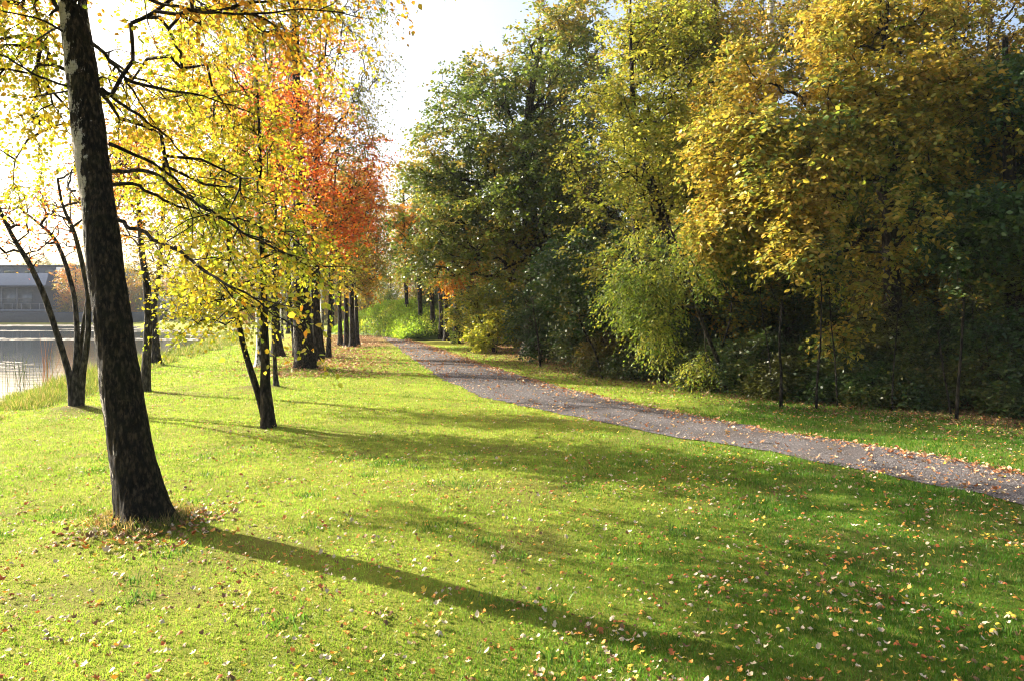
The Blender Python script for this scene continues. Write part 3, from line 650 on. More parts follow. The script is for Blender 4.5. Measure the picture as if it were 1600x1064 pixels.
# dark trunks beyond the bank
for k, (px, py, wd) in enumerate(((636, 527, 6), (657, 529, 7), (676, 530, 7), (689, 531, 6), (697, 532, 6), (713, 536, 9))):
    b = G(px, py); D = b[1]
    tree('shaded_tree', ('%s of the six dark trunks standing in shade beyond the green bank' % ('leftmost', 'second from left', 'third from left', 'fourth from left', 'fifth from left', 'rightmost and thickest')[k]), 'tree', b,
         [stem(b, [(px, py - 40, 0, wd), (px - 2, 440, 0, wd), (px - 4, 360, 0, wd - 2), (px - 6, 290, 0, 3)], wd + 3)],
         [blob(px - 8, 370, D, 48, 70, 2.6), blob(px + 5, 310, D, 40, 60, 2.2)], 120, (P_MIX, P_OAK, P_MIX, P_OAK, P_BR, P_OAK)[k], leaf=.15, ntw=5, nlf=7, L=.8, seed=70 + k, zmin=4, tip=.01, group='dark trunks beyond the green bank')

# understorey shrubs
def shrub(name, label, D, px, rx, top, palette, ncl, seed, leaf=.08, group=None, gap=.34, dd=0, lmat=None, nst=9, rd=None, low=.05, cat='shrub', flat=.6, droop=.25):
    b = np.array([(px - 800) / F * D, D, 0.0]); rs = np.random.default_rng(seed + 500)
    h = EYE + (HY - top) / F * D; r = rx * D / F
    st = []
    for k in range(nst):
        a = rs.uniform(0, 6.28); e = b + np.array([math.cos(a) * r * .6, math.sin(a) * r * .5, h * rs.uniform(.6, .9)])
        q = b + np.array([math.cos(a) * .1, math.sin(a) * .1, -.08])
        m_ = q * .5 + e * .5 + np.array([0, 0, h * .1])
        st.append([[*q, .022], [*m_, .016], [*e, .007]])
    return tree(name, label, cat, b, st, [(b[0], b[1], h * .45, r, rd or r * .8, h * .5), (b[0] + r * .3, b[1], h * .72, r * .6, r * .6, h * .3), (b[0] - r * .3, b[1] - .2, h * .3, r * .7, r * .6, h * .28)], int(ncl * 1.6), palette,
                leaf=leaf, ntw=4, nlf=7, L=.36, seed=seed, zmin=low, tip=.004, flare=0, gap=gap, lmat=lmat or LEAFD, twigs=D < 25, group=group, flat=flat, droop=droop)
shrub('golden_shrub', 'low sunlit pale yellow shrub at the foot of the wood beside the brown leaf litter', 31, 775, 48, 478, P_YG, 170, 81, leaf=.11, lmat=LEAF)
shrub('yellow_shrub', 'larger yellowish bush behind the low sunlit pale shrub', 35, 740, 45, 440, P_YG, 160, 82, leaf=.12)
shrub('dark_shrub', 'tall dark-green bush right of the golden shrub, under the oak', 25, 850, 62, 425, P_DG, 280, 83, leaf=.1)
shrub('laurel_shrub', 'dark bush with bluish leaves under the mid-green tree, second right of the golden shrub', 21.5, 925, 62, 430, P_UND, 300, 84, leaf=.09)
shrub('rounded_shrub', 'low rounded bush with yellow flecks at the grass edge under the mid-green tree', 20, 960, 55, 520, P_BRG, 220, 85, leaf=.08)
shrub('shade_shrub', 'deeply shaded bush left of the leaning fern-leaved stem', 18.6, 1060, 52, 500, P_UND, 220, 86, leaf=.075)
shrub('elder_bush', 'pale-leaved bush between the fern-leaved stem and the first pale sapling', 15.4, 1175, 48, 520, P_UND, 230, 87, leaf=.075, gap=.38)
shrub('holly_bush', 'dark glossy bush between the first and second pale saplings', 15.2, 1248, 46, 540, P_DG, 190, 88, leaf=.07)
shrub('bramble_bush', 'low tangled bush right of the second pale sapling', 14.8, 1330, 55, 545, P_UND, 230, 89, leaf=.07)
shrub('hazel_bush', 'tall olive-leaved bush in the shade under the golden tree', 15.3, 1390, 70, 460, P_BRG, 260, 90, leaf=.085)
shrub('shadow_bush', 'brownish-green bush in deep shade left of the third pale sapling', 14.2, 1450, 52, 500, P_UND, 230, 91, leaf=.08)
shrub('corner_bush', 'dark green bush at the right edge of the picture under the dense tree', 13.0, 1560, 62, 490, P_DG, 260, 92, leaf=.08)
shrub('edge_bush', 'bush of yellowish-green leaves under the dark tree near the right edge', 14.5, 1520, 60, 430, P_UND, 240, 93, leaf=.085)
for k, (px, D, rx, top, P_, lab) in enumerate(((1110, 16.2, 50, 535, P_DG, 'low dark bush at the foot of the leaning fern-leaved stem'), (1215, 14.7, 44, 560, P_BRG, 'low brown-tinged bush at the foot of the first pale sapling'),
        (1290, 14.3, 48, 570, P_UND, 'low spreading bush at the grass edge below the golden tree'), (1370, 13.6, 50, 575, P_DG, 'low dark bush right of the tangled bush'),
        (1425, 13.3, 40, 590, P_UND, 'smallest leafy bush at the grass edge under the golden tree'), (1000, 19.0, 50, 540, P_UND, 'leafy bush right of the low rounded bush with yellow flecks'), (1600, 12.3, 60, 560, P_UND, 'low bush cut by the right edge of the picture'), (1490, 13.2, 44, 570, P_BRG, 'low brownish bush behind the straight pale sapling'))):
    shrub('undergrowth_bush', lab, D, px, rx, top, P_, 210, 140 + k, leaf=.07, gap=.36)
# pale sapling stems in front of the wood
for k, (px, py, pts, w) in enumerate(((1220, 634, [(1221, 580, 0, 4.2), (1217, 540, 0, 3.6), (1222, 470, 0, 3)], 6), (1275, 638, [(1277, 590, 0, 3.4), (1282, 540, 0, 3), (1284, 450, 0, 2.4)], 4.5),
                                      (1494, 657, [(1497, 600, 0, 4.4), (1502, 547, 0, 4), (1506, 460, 0, 3)], 6), (1487, 648, [(1480, 610, 0, 2.6), (1474, 580, 0, 2.2), (1466, 520, 0, 2)], 3.5))):
    b = G(px, py); D = b[1]
    tree('pale_sapling', ('pale thin sapling stem left of the holly bush', 'pale thin sapling stem right of the holly bush', 'straight pale sapling stem under the dark tree at the right', 'thin leaning sapling stem crossing left of the straight pale one at the right')[k],
         'sapling', b, [stem(b, pts, w)], [blob(pts[-1][0], pts[-1][1] - 30, D, 30, 50, .6)], 12, (P_UND, P_DG, P_UND, P_UND)[k], leaf=.07, ntw=3, nlf=6, L=.3, bark=BARK_DARK, seed=100 + k, zmin=1, tip=.003, flare=1.2, group='pale saplings along the wood edge')

srs = np.random.default_rng(909)
for k in range(8):
    px = 840 + k * 92 + srs.uniform(-14, 14); e = np.interp(px, [750, 900, 1100, 1300, 1600], [552, 588, 612, 641, 664]) - srs.uniform(-1, 9); b = G(px, e); D = b[1]
    ln = srs.normal(0, 22); w = srs.uniform(1.6, 3.6); tp = srs.uniform(90, 210)
    side = ('%s the %s' % (('just left of', 'right beside', 'just right of', 'in front of')[k % 4], ('dark bush under the oak', 'bluish laurel bush', 'rounded low bush', 'shaded bush by the leaning stem', 'leaning fern-leaved stem', 'pale-leaved bush', 'glossy bush', 'tangled bush')[k]))
    tree('sapling', 'thin bare understorey stem rising ' + side, 'sapling', b, [stem(b, [(px + ln * .3, e - tp * .4, 0, w), (px + ln * .8, e - tp * .75, 0, w * .8), (px + ln * .9, e - tp, 0, w * .5)], w + 1)],
         [blob(px + ln, e - tp + 15, D, 30, 45, .4)], 12, (P_UND, P_BR, P_YG)[k % 3], leaf=.06, ntw=3, nlf=4, L=.3, bark=BARK_DARK, seed=400 + k, zmin=.5, tip=.003, flare=1.1, group='thin stems along the wood edge')

# rows of trees deeper in the wood: two kinds, copied
def filler(name, label, seed, palette, h=13, r=3.2):
    b = np.array([30.0, 30.0, 0]); o = b
    st = [[b[0], b[1], -.1, .17], [b[0] + .1, b[1], 4, .14], [b[0] - .1, b[1] + .1, 8, .1], [b[0], b[1], h - 1, .03]]
    return tree(name, label, 'tree', b, [st], [(b[0], b[1], h * .62, r, r, h * .36), (b[0] + .6, b[1] - .6, h * .34, r * .9, r * .9, h * .22), (b[0], b[1], h * .17, r * .9, r * .9, h * .15)], 900, palette, leaf=.19, ntw=4, nlf=7, L=.7, seed=seed,
                zmin=1, tip=.009, lmat=LEAFD, gap=.40)
protos = [filler('woodland_tree', 'dark green tree deep in the wood behind the front row', 201, P_OAK), filler('woodland_tree', 'dull bronze tree deep in the wood behind the front row', 202, P_MIX, 12, 2.8),
          filler('woodland_tree', 'shadowy evergreen-dark tree deep in the wood behind the front row', 203, P_DG, 10.5, 3.0)]
GR = ('dark green trees deep in the wood', 'bronze trees deep in the wood', 'evergreen-dark trees deep in the wood')
spots = []
for (px, D, k, s) in ((905, 36, 0, .85), (985, 30, 2, .75), (1060, 34, 1, .95), (1075, 26, 2, .78), (1150, 31, 0, .9), (1170, 24, 2, .7), (1250, 28, 2, .95), (1330, 24, 2, .8), (1350, 33, 1, 1.05),
                      (1420, 25, 2, .85), (1450, 20, 2, .62), (1500, 30, 0, 1), (1560, 22, 2, .8), (1620, 27, 1, 1), (1660, 18, 2, .8), (1720, 22, 0, .9), (1780, 15, 2, .8), (1900, 13, 0, .8), (1850, 20, 1, .9),
                      (1230, 20.5, 2, .48), (1320, 19, 2, .45), (1150, 21, 2, .45), (1400, 18, 2, .42), (1500, 17.2, 2, .45), (1600, 16.8, 2, .5), (1010, 24, 2, .5), (920, 26, 2, .45), (860, 31, 2, .5), (800, 38, 2, .6),
                      (760, 46, 0, .7), (720, 52, 1, .6), (690, 60, 0, .65), (650, 66, 1, .6), (610, 70, 0, .55), (570, 76, 1, .55), (860, 44, 2, .8), (680, 48, 2, .4), (740, 40, 2, .42), (2100, 11, 2, .8)):
    spots.append(((px - 800) / F * D, D, k, s))
used = [False] * 3
for (x, y, k, s) in spots:
    z = float(gz(x, y)); rz = rng.uniform(0, 6.28)
    if not used[k]: o = protos[k]; o.location = (x, y, z); o.rotation_euler = (0, 0, rz); o.scale = (s, s, s); used[k] = True
    else: o = copy_tree(protos[k], (x, y, z), rz, s)
    o['group'] = GR[k]

# ---- trees out of frame to the left and far beyond the pond
far_l = []
pk = filler('lakeside_tree', 'hazy orange tree on the far bank of the pond', 211, P_ORA, 11, 3.4); pk2 = filler('lakeside_tree', 'hazy grey-green tree on the far bank of the pond', 212, P_GREYG, 12, 3.6)
for n, (px, D, k, s) in enumerate(((118, 121, 0, .92), (92, 127, 0, .8), (165, 124, 1, .8), (200, 122, 0, .7), (232, 124, 1, .7), (260, 130, 0, .75), (290, 105, 1, .75), (330, 100, 1, .7), (365, 96, 1, .8), (395, 92, 0, .65), (420, 100, 1, .8), (450, 88, 1, .7), (480, 92, 1, .75),
                                   (505, 100, 1, .7), (530, 90, 0, .7), (555, 96, 1, .8), (580, 88, 1, .75), (60, 150, 1, 1.1), (110, 150, 1, 1.0), (210, 150, 1, 1.0))):
    x, y = (px - 800) / F * D, D; p = (pk, pk2)[k]
    if n in (0, 2): o = p; o.location = (x, y, 0); o.scale = (s,) * 3
    else: o = copy_tree(p, (x, y, 0), n * 1.3, s)
    o['group'] = ('orange trees on the far bank', 'grey-green trees on the far bank')[k]

# ------------------------------------------------------------------ bright bank beyond the bend
bk = np.array([at(560, 500, 52), at(600, 500, 49), at(650, 505, 46), at(690, 515, 43)])
root = empty('bramble_bank', (bk[1][0], bk[1][1], 0)); tag(root, 'bright lime-green leafy bank at the outer side of the path bend', 'bank')
mb = MB(); lf = MB(); rs = np.random.default_rng(77)
P = resample(np.c_[bk[:, :2] + [[-.8, 4.5], [0, 3.5], [.4, 2.2], [.2, .8]], [0, 0, 0, 0]], .3)
n = len(P); hgt = 2.3 * np.sin(np.linspace(.02, 3.12, n)) ** .6; wdt = np.full(n, 2.6)
K = 16; th = np.linspace(0, np.pi, K)
V = np.zeros((n, K, 3)); tng = norm(np.gradient(P[:, :2], axis=0)); nrm = np.stack([tng[:, 1], -tng[:, 0]], 1)
V[..., 0] = P[:, None, 0] + nrm[:, None, 0] * np.cos(th) * wdt[:, None]; V[..., 1] = P[:, None, 1] + nrm[:, None, 1] * np.cos(th) * wdt[:, None]; V[..., 2] = np.sin(th)[None] * hgt[:, None] - .05
V = V.reshape(-1, 3); V[:, 2] += (fbm(V, .9, 4) - .5) * .5 * (V[:, 2] > .1)
i = (np.arange(n - 1)[:, None] * K + np.arange(K - 1)[None]).ravel(); Q = np.stack([i, i + 1, i + K + 1, i + K], 1)
mb.add(V, Q, (.10, .16, .02))
r4 = rs.integers(0, len(Q), 26000); uv = rs.uniform(0, 1, (26000, 2)); a, b_, c_, d_ = (V[Q[r4, k]] for k in range(4))
pos = (a * (1 - uv[:, :1]) + b_ * uv[:, :1]) * (1 - uv[:, 1:]) + (d_ * (1 - uv[:, :1]) + c_ * uv[:, :1]) * uv[:, 1:]
pos[:, 2] += rs.uniform(0, .28, len(pos))
ax = rs.normal(0, 1, (len(pos), 3)); ax[:, 2] += .8
add_leaves(lf, rs, pos, ax, .13, pal([(.24, .36, .03), (.30, .42, .04), (.18, .30, .03), (.36, .42, .06)]), flat=.3, width=.35)
mb.build('mound', GRASS, root, True, (bk[1][0], bk[1][1], 0)); lf.build('foliage', GRASS, root, False, (bk[1][0], bk[1][1], 0))

# ------------------------------------------------------------------ buildings across the pond
def flat_mat(name, col, rough=.7, spec=.3, metal=0, nscale=3, var=.15):
    m, N, L = newmat(name); n = tex(N, L, 'Noise', nscale, 4)
    c = ramp(N, L, n.outputs[0], [(.3, tuple(x * (1 - var) for x in col)), (.7, tuple(min(1, x * (1 + var)) for x in col))]).outputs[0]
    p = pr(N, None, rough, spec, metal); L.new(c, p.inputs['Base Color']); out(N, L, p.outputs[0]); return m
M_WALL = flat_mat('dark_cladding', (.05, .06, .085)); M_ROOF = flat_mat('zinc_roof', (.045, .055, .08), 1.0, .0); M_FRAME = flat_mat('pale_frame', (.16, .17, .20))
M_QUAY = flat_mat('quay_wall', (.04, .045, .055)); M_GLASS = flat_mat('window_glass', (.09, .11, .13), .08, .6); M_CONC = flat_mat('pale_render', (.08, .10, .14))
DB = 119.0; s = DB / F
def bx(px0, px1, py0, py1, y0, y1, m=None):
    m = m or MB(); x0, x1 = (px0 - 800) * s, (px1 - 800) * s; z0, z1 = EYE + (HY - py1) * s, EYE + (HY - py0) * s
    m.box(x0, y0, z0, x1, y1, z1); return m
root = empty('waterside_pavilion', ((40 - 800) * s, DB, 0)); tag(root, 'glass-fronted grey pavilion with hipped metal roof across the pond', 'building'); o0 = np.array(root.location)
bx(-160, 66, 447, 500, DB + 1.2, DB + 14).build('wall', M_WALL, root, origin=o0)
m = MB(); x0, x1 = (-175 - 800) * s, (72 - 800) * s; z0, z1 = EYE + (HY - 446.5) * s, EYE + (HY - 424) * s; w = 4.0
m.add([(x0, DB - .2, z0), (x1, DB - .2, z0), (x1, DB + 15, z0), (x0, DB + 15, z0), (x0 + w, DB + 7, z1), (x1 - w, DB + 7, z1)], [(0, 1, 5, 4), (2, 3, 4, 5)])
m.add([(x0, DB - .2, z0), (x0 + w, DB + 7, z1), (x0, DB + 15, z0), (x1, DB - .2, z0), (x1, DB + 15, z0), (x1 - w, DB + 7, z1)], [(0, 1, 2), (3, 4, 5)])
m.box(x0, DB - .21, z0 - .25, x1, DB + 15, z0 - .005); m.build('roof', M_ROOF, root, origin=o0)
bx(34, 68, 413, 440, DB + 9, DB + 13).build('roof_tower', M_WALL, root, origin=o0)
for k in range(8):
    a = -150 + k * 24.5; g = bx(a, a + 22, 452, 482, DB + 1.08, DB + 1.18).build('window', M_GLASS, root, origin=o0)
    f = bx(a - 2, a, 450, 484, DB + .9, DB + 1.1); bx(a, a + 22, 466, 467, DB + .95, DB + 1.05, f); f.build('frame', M_FRAME, g).location = (-o0[0], -o0[1], -o0[2])
m = bx(-170, 84, 484, 487.5, DB - 1.5, DB + 1.1); m.build('terrace', M_FRAME, root, origin=o0)
m = MB()
for k in range(18): bx(-168 + k * 14, -167 + k * 14, 475, 484, DB - 1.45, DB - 1.38, m)
bx(-170, 84, 474.4, 475, DB - 1.5, DB - 1.35, m); m.build('railing', M_FRAME, root, origin=o0)
m = bx(-420, 232, 488, 513, DB - 3.2, DB + 2); tag(m.build('quay_wall', M_QUAY), 'dark quay wall along the far side of the pond', 'wall')
root = empty('office_block', ((-80 - 800) * s, DB + 22, 0)); tag(root, 'tall pale blue-grey block behind the pavilion at the left edge', 'building'); o0 = np.array(root.location)
bx(-420, 22, 405, 500, DB + 22, DB + 40).build('wall', M_CONC, root, origin=o0); bx(-424, 25, 402, 404.8, DB + 21.6, DB + 40.4).build('roof', M_ROOF, root, origin=o0)
for k in range(9):
    for q in range(2): bx(-330 + k * 38, -305 + k * 38, 409 + q * 14, 417 + q * 14, DB + 21.9, DB + 21.99).build('window', M_GLASS, root, origin=o0)
root = empty('low_warehouse', ((260 - 800) * s, DB + 6, 0)); tag(root, 'long low dark building behind the far bank, seen between the tree trunks', 'building'); o0 = np.array(root.location)
bx(196, 345, 462, 503, DB + 8, DB + 24).build('wall', M_WALL, root, origin=o0); bx(193, 348, 458, 461.8, DB + 7.6, DB + 24.4).build('roof', M_ROOF, root, origin=o0)
for k in range(6): bx(206 + k * 22, 220 + k * 22, 470, 480, DB + 7.9, DB + 7.99).build('window', M_GLASS, root, origin=o0)

# ------------------------------------------------------------------ grass, bank grass, reeds
rs = np.random.default_rng(5)
def lawn_ok(X, Y):
    q = np.stack([Y, X * 0, X * 0], 1); j = rs.normal(0, .035, len(X))
    onpath = (X > XL(Y) + (fbm(q, 2.2, 21, 4) - .5) * .5 + j) & (X < XR(Y) + (fbm(q, 2.2, 31, 4) - .5) * .5 - j)
    return (~onpath) & (pond(X, Y) < .2)
def view_points(rs, n, D0, D1, margin=.12):
    D = D0 * (D1 / D0) ** rs.uniform(0, 1, n)       # constant count per screen row band
    X = D * rs.uniform(-(800 / F) - margin, (800 / F) + margin, n)
    return X, D
def blades(mb, rs, X, Y, h, w, c):
    n = len(X); z = gz(X, Y); a = rs.uniform(0, 2 * np.pi, n); d = np.stack([np.cos(a), np.sin(a), 0 * a], 1)
    p = np.stack([X, Y, z - .004], 1); ln = rs.normal(0, .45, (n, 3)); ln[:, 2] = 1; ln = norm(ln)
    t = p + ln * h[:, None]; m_ = p + ln * h[:, None] * .5 + np.array([0, 0, 1]) * h[:, None] * .08
    V = np.stack([p - d * w[:, None], p + d * w[:, None], m_ + d * w[:, None] * .7, t, m_ - d * w[:, None] * .7], 1).reshape(-1, 3)
    k = np.arange(n)[:, None] * 5
    mb.add(V, k + [0, 1, 2, 4], np.repeat(c, 5, 0))
    mb.f.append(k + [4, 2, 3] + (mb.n - n * 5))
mb = MB(); X, Y = view_points(rs, 560000, 3.0, 36)
ok = lawn_ok(X, Y) & (X < XW(Y) + rs.normal(.3, .7, len(X))); X, Y = X[ok], Y[ok]
# thin out at tree feet
for c, r, h in FEET:
    ok = (np.hypot(X - c[0], Y - c[1]) > r * .55 * rs.uniform(.5, 1.2, len(X))); X, Y = X[ok], Y[ok]
P = np.stack([X, Y, 0 * X], 1); ok = rs.random(len(X)) > .45 * sstep(.60, .70, fbm(P, 1.1, 71, 3)); X, Y, P = X[ok], Y[ok], P[ok]; pn = fbm(P, 1.4, 9); fine = vnoise(P, 9, 3)
ms = np.clip(sstep(3.5, -1.5, X - (Y - 6) * .35) - .75 + 1.4 * fbm(P, .7, 15), 0, 1)[:, None]
c = (np.array([.065, .175, .014]) * (1 - ms) + np.array([.215, .33, .04]) * ms) * (.55 + .9 * fbm(P, 2.6, 44))[:, None]
c = c * (.65 + .6 * fine[:, None]) * rs.uniform(.7, 1.3, (len(X), 1)); dry = rs.random(len(X)) < .05; c[dry] = np.array([.42, .34, .14]) * rs.uniform(.6, 1.1, (dry.sum(), 1))
sc = np.maximum(1, Y / 4.5)
blades(mb, rs, X, Y, (.013 + .023 * pn * (1 - .5 * ms[:, 0])) * rs.uniform(.6, 1.5, len(X)) * sc ** .45, .0022 * sc * rs.uniform(.7, 1.3, len(X)), c)
a_ = rs.uniform(0, 6.28, 1500); r_ = .26 + np.abs(rs.normal(0, .09, 1500)); X = bA[0] + np.cos(a_) * r_; Y = bA[1] + np.sin(a_) * r_; cc = np.where(rs.random((1500, 1)) < .6, np.array([[.36, .27, .12]]), np.array([[.10, .16, .02]])) * rs.uniform(.5, 1.1, (1500, 1))
blades(mb, rs, X, Y, rs.uniform(.03, .13, 1500), np.full(1500, .0022), cc)
a_ = rs.integers(0, 90, 5000); wx = rs.uniform(-5, 5, 90); wy = rs.uniform(3.4, 9, 90); X = wx[a_] + rs.normal(0, .09, 5000); Y = wy[a_] + rs.normal(0, .07, 5000); ok = lawn_ok(X, Y); X, Y = X[ok], Y[ok]
blades(mb, rs, X, Y, rs.uniform(.03, .075, len(X)), rs.uniform(.003, .006, len(X)), np.array([[.08, .17, .025]]) * rs.uniform(.6, 1.4, (len(X), 1)))
tag(mb.build('grass', GRASS), 'short mossy green grass covering the lawn', 'grass', kind='stuff')
mb = MB(); n = 110000; Y = 7 * (60 / 7) ** rs.uniform(0, 1, n); X = XS(Y) + rs.uniform(-.5, 2.6, n) ** 1.0
tuft = vnoise(np.stack([X, Y, 0 * X], 1), 1.6, 6); ok = tuft > .35; X, Y, tuft = X[ok], Y[ok], tuft[ok]
cc = np.array([[.15, .21, .03]]) * (1 - tuft[:, None] * .2) * rs.uniform(.6, 1.4, (len(X), 1)); dry = rs.random(len(X)) < .22; cc[dry] = np.array([.40, .32, .14]) * rs.uniform(.6, 1.1, (dry.sum(), 1))
hh = (.08 + .75 * (tuft - .3) * np.exp(-np.abs(X - XS(Y) - .7) / 1.1)) * rs.uniform(.5, 1.5, len(X))
blades(mb, rs, X, Y, np.maximum(hh, .05), .004 * np.maximum(1, Y / 12) * np.ones(len(X)), cc)
tag(mb.build('bank_grass', GRASS), 'longer tufted grass along the pond bank', 'grass', kind='stuff')
def reeds(px, py, n, h, col, label, spread=.25, seed=1):
    rs = np.random.default_rng(seed); D = F * (EYE + .4) / (py - HY); b = np.array([(px - 800) / F * D, D, -.45])
    root = empty('reed_clump', b); tag(root, label, 'reeds'); m = MB()
    for k in range(n):
        q = np.array([rs.normal(0, spread), rs.normal(0, spread), 0]); l = np.array([rs.normal(0, .15), rs.normal(0, .15), 1.0]) * h * rs.uniform(.6, 1.1)
        m.tube([q, q + l * .5, q + l + [rs.normal(0, .08), 0, -.04]], [.006, .005, .0015], 4, col=np.array(col) * rs.uniform(.7, 1.3))
    m.build('stems', GRASS, root)
reeds(25, 600, 22, 1.1, (.12, .17, .03), 'green reeds standing in the shallow water at the left edge', seed=1)
reeds(70, 592, 16, 1.0, (.22, .2, .05), 'pale green reeds in the water left of the brown seed stalks', seed=2)
reeds(70 + 2, 606, 9, 1.5, (.40, .20, .06), 'upright rusty-brown dock stalks at the water edge left of the multi-stemmed tree', .08, seed=3)

# ------------------------------------------------------------------ fallen leaves
def leaf_outline(kind):
    if kind == 0: r = [(0, 0), (.3, .28), (.62, .24), (1, 0), (.62, -.24), (.3, -.28)]
    elif kind == 1: r = [(0, 0), (.12, .3), (.38, .2), (.5, .5), (.66, .26), (1, .04), (.7, -.22), (.48, -.48), (.38, -.2), (.1, -.32)]
    elif kind == 2: r = [(0, 0), (.2, .2), (.3, .13), (.45, .26), (.58, .16), (.78, .22), (1, 0), (.8, -.2), (.58, -.15), (.42, -.27), (.3, -.12), (.18, -.2)]
    else: r = [(0, 0), (.2, .3), (.34, .24), (.5, .42), (.62, .3), (.82, .3), (1, .02), (.84, -.16), (.7, -.34), (.5, -.26), (.36, -.4), (.2, -.22)]
    return np.array(r)
def leaf_mesh(kind, curl, rs):
    r = leaf_outline(kind); x = r[:, 0] - .5; y = r[:, 1]
    rim = np.stack([x, y, curl * (4 * x * x + 5 * y * y) * .5 + rs.normal(0, .035, len(x))], 1)
    return np.vstack([[0, 0, .0], rim]), np.array([(0, k + 1, (k + 1) % len(r) + 1) for k in range(len(r))])
LC = {'pale': (.52, .42, .28), 'yellow': (.66, .48, .06), 'orange': (.58, .26, .05), 'brown': (.20, .11, .05), 'russet': (.42, .13, .04)}
protoL = {}
lr = np.random.default_rng(3)
for nm, cval in LC.items():
    for kd in range(4):
        v, f = leaf_mesh(kd, lr.uniform(.3, .9) * (1 if lr.random() < .6 else -1), lr); m = MB(); m.add(v, f, np.array(cval) * lr.uniform(.85, 1.1))
        protoL[nm, kd] = m.mesh('fallen_leaf', LITTER)
names = list(LC); pw = [.30, .13, .22, .24, .11]
X, Y = [], []
while len(X) < 10500:
    x, y = view_points(lr, 40000, 2.9, 30, .1)
    keep = lr.random(len(x)) < (y / 30) ** .6 * (.5 + .5 * sstep(-4, 3, x)) * (.12 + 3.2 * fbm(np.stack([x, y, 0 * x], 1), 1.5, 4, 3) ** 3) * 1.5
    keep |= (lr.random(len(x)) < .12) & (y < 9)
    keep &= pond(x, y) < -.6
    X = np.concatenate([X, x[keep]]); Y = np.concatenate([Y, y[keep]])
near = np.argsort(Y + np.abs(X) * .02)
near = near[(np.abs(X[near]) < Y[near] * .695) & (Y[near] > 3.5)]
ind = near[:300]
isind = np.zeros(len(X), bool); isind[ind] = True
for k in ind:
    nm = names[lr.choice(5, p=pw)]; kd = int(lr.integers(0, 4)); o = bpy.data.objects.new('fallen_leaf', protoL[nm, kd]); C.objects.link(o)
    sz = lr.uniform(.018, .044); o.scale = (sz, sz, sz * lr.uniform(.6, 1.3)); o.location = (X[k], Y[k], float(gz(X[k], Y[k])) + .014)
    o.rotation_euler = (lr.normal(0, .28), lr.normal(0, .28), lr.uniform(0, 6.28))
    tag(o, 'fallen %s leaf lying on the grass in the foreground' % nm, 'leaf', 'fallen %s leaves on the foreground grass' % nm)
def litter(mb, X, Y, size, cols, pw, lift=.02):
    n = len(X); kinds = lr.integers(0, 4, n); ci = lr.choice(len(cols), n, p=pw); z = gz(X, Y)
    for kd in range(4):
        v, f = leaf_mesh(kd, .7, lr); q = np.where(kinds == kd)[0]; m_ = len(q)
        a = lr.uniform(0, 6.28, m_); tx = lr.normal(0, .28, (m_, 2)); s_ = size[q] * np.clip(np.exp(lr.normal(0, .28, m_)), .5, 1.45)
        vx = v[None, :, 0] * np.cos(a)[:, None] - v[None, :, 1] * np.sin(a)[:, None]; vy = v[None, :, 0] * np.sin(a)[:, None] + v[None, :, 1] * np.cos(a)[:, None]
        vz = v[None, :, 2] * lr.choice([-1, 1], m_)[:, None] + vx * tx[:, :1] + vy * tx[:, 1:]
        V = np.stack([vx * s_[:, None] + X[q][:, None], vy * s_[:, None] + Y[q][:, None], vz * s_[:, None] + z[q][:, None] + lift + s_[:, None] * .15], -1).reshape(-1, 3)
        Fc = (np.arange(m_)[:, None, None] * len(v) + f[None]).reshape(-1, 3)
        mb.add(V, Fc, np.repeat(np.array(cols)[ci[q]] * lr.uniform(.7, 1.2, (m_, 1)), len(v), 0))
mb = MB(); litter(mb, X[~isind], Y[~isind], np.full((~isind).sum(), .031) * np.maximum(1, Y[~isind] / 12) ** .4, list(LC.values()), pw)
# dense litter: under the wood edge, round the birch foot, under the row, on the path
Yw = lr.uniform(6, 34, 11000); Xw = XW(Yw) + lr.normal(.1, 1.2, 11000)
litter(mb, Xw, Yw, np.full(11000, .055), [(.30, .18, .07), (.14, .08, .04), (.45, .34, .17), (.24, .11, .05)], [.35, .35, .15, .15], .01)
Yq = lr.uniform(19, 50, 5000); Xq = -3.6 - (Yq - 17) * .2 + lr.normal(-1.2, 1.4, 5000)
litter(mb, Xq, Yq, np.full(5000, .09), [(.45, .26, .14), (.30, .14, .06), (.55, .40, .2)], [.4, .4, .2], .02)
a = lr.uniform(0, 6.28, 420); rr = .25 + np.abs(lr.normal(0, .33, 420)); litter(mb, bA[0] + .1 + np.cos(a) * rr, bA[1] - .1 + np.sin(a) * rr, np.full(420, .05), list(LC.values()), [.25, .1, .2, .3, .15], .012)
Yg = 5 * (60 / 5) ** lr.uniform(0, 1, 5200); u = lr.random(5200); u = np.where(lr.random(5200) < .5, u, np.clip(np.abs(lr.normal(0, .18, 5200)), 0, 1)); Xg = XR(Yg) * (1 - u) + XL(Yg) * u
litter(mb, Xg, Yg, np.full(5200, .05) * np.maximum(1, Yg / 12) ** .5, [(.45, .24, .12), (.36, .14, .06), (.60, .44, .26)], [.45, .3, .25], .022)
tag(mb.build('leaf_litter', LITTER), 'scattered fallen autumn leaves over the lawn, path and wood edge', 'leaves', kind='stuff')
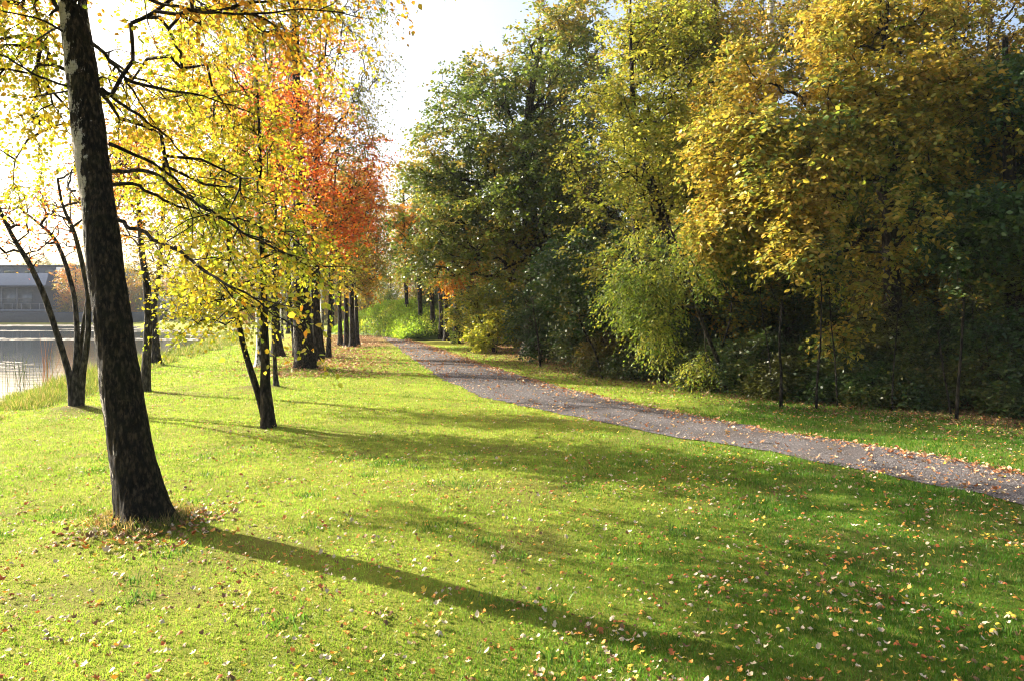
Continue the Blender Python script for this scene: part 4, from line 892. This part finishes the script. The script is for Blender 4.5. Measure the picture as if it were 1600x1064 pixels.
# pebbles on the path
mb = MB(); n = 14000; Yg = 5.2 * (22 / 5.2) ** lr.uniform(0, 1, n); u = lr.random(n); Xg = XL(Yg) * (1 - u) + XR(Yg) * u
r = lr.uniform(.004, .009, n) * np.maximum(1, Yg / 9); oct_ = np.array([(1, 0, 0), (0, 1, 0), (-1, 0, 0), (0, -1, 0), (0, 0, .7)], float)
V = (oct_[None] * r[:, None, None] * lr.uniform(.7, 1.3, (n, 5, 1)) + np.stack([Xg, Yg, gz(Xg, Yg) + .02 + .02 * np.sin(np.pi * u)], 1)[:, None]).reshape(-1, 3)
k = np.arange(n)[:, None] * 5; mb.add(V, np.concatenate([k + [q, (q + 1) % 4, 4] for q in range(4)]), np.repeat(np.array([.15, .14, .138]) * lr.uniform(.4, 1.9, (n, 1)), 5, 0))
tag(mb.build('gravel', LITTER), 'loose grey gravel stones on the path', 'gravel', kind='stuff')
# floating leaves on the pond
mb = MB(); n = 9000; Y = 15 * (110 / 15) ** lr.uniform(0, 1, n * 3); X = XS(Y) - lr.uniform(.3, 60, n * 3); g = vnoise(np.stack([X * .35, Y, 0 * X], 1), .22, 9)
ok = (g > .60) & (pond(X, Y) > .4); X, Y = X[ok][:n], Y[ok][:n]; r = .05 * np.maximum(1, Y / 14); a = lr.uniform(0, 6.28, len(X))
V = np.stack([np.stack([X + r * np.cos(a + t_) * (1.6), Y + r * np.sin(a + t_), np.full(len(X), -.412)], 1) for t_ in (0, 1.3, 2.6, 3.9, 5.1)], 1).reshape(-1, 3)
k = np.arange(len(X))[:, None] * 5; mb.add(V, k + [0, 1, 2, 3, 4], np.repeat(np.array([.55, .50, .42]) * lr.uniform(.6, 1.2, (len(X), 1)), 5, 0))
tag(mb.build('floating_leaves', LITTER), 'drifts of pale leaves floating on the pond', 'leaves', kind='stuff')

# ------------------------------------------------------------------ haze
HAZE = 0.0003
if HAZE:
    mb = MB(); mb.box(-1000, -60, -3.5, 1000, 1300, 30); m, N, L = newmat('haze')
    v = N.new('ShaderNodeVolumePrincipled'); v.inputs['Color'].default_value = (.86, .91, 1, 1); v.inputs['Density'].default_value = HAZE; v.inputs['Anisotropy'].default_value = 0
    o = N.new('ShaderNodeOutputMaterial'); L.new(v.outputs[0], o.inputs['Volume'])
    hz = tag(mb.build('haze', m), 'thin bluish autumn haze', 'haze', kind='stuff')
print('BUILT', time.time() - T0, sum(len(o.data.polygons) for o in S.objects if o.type == 'MESH'))
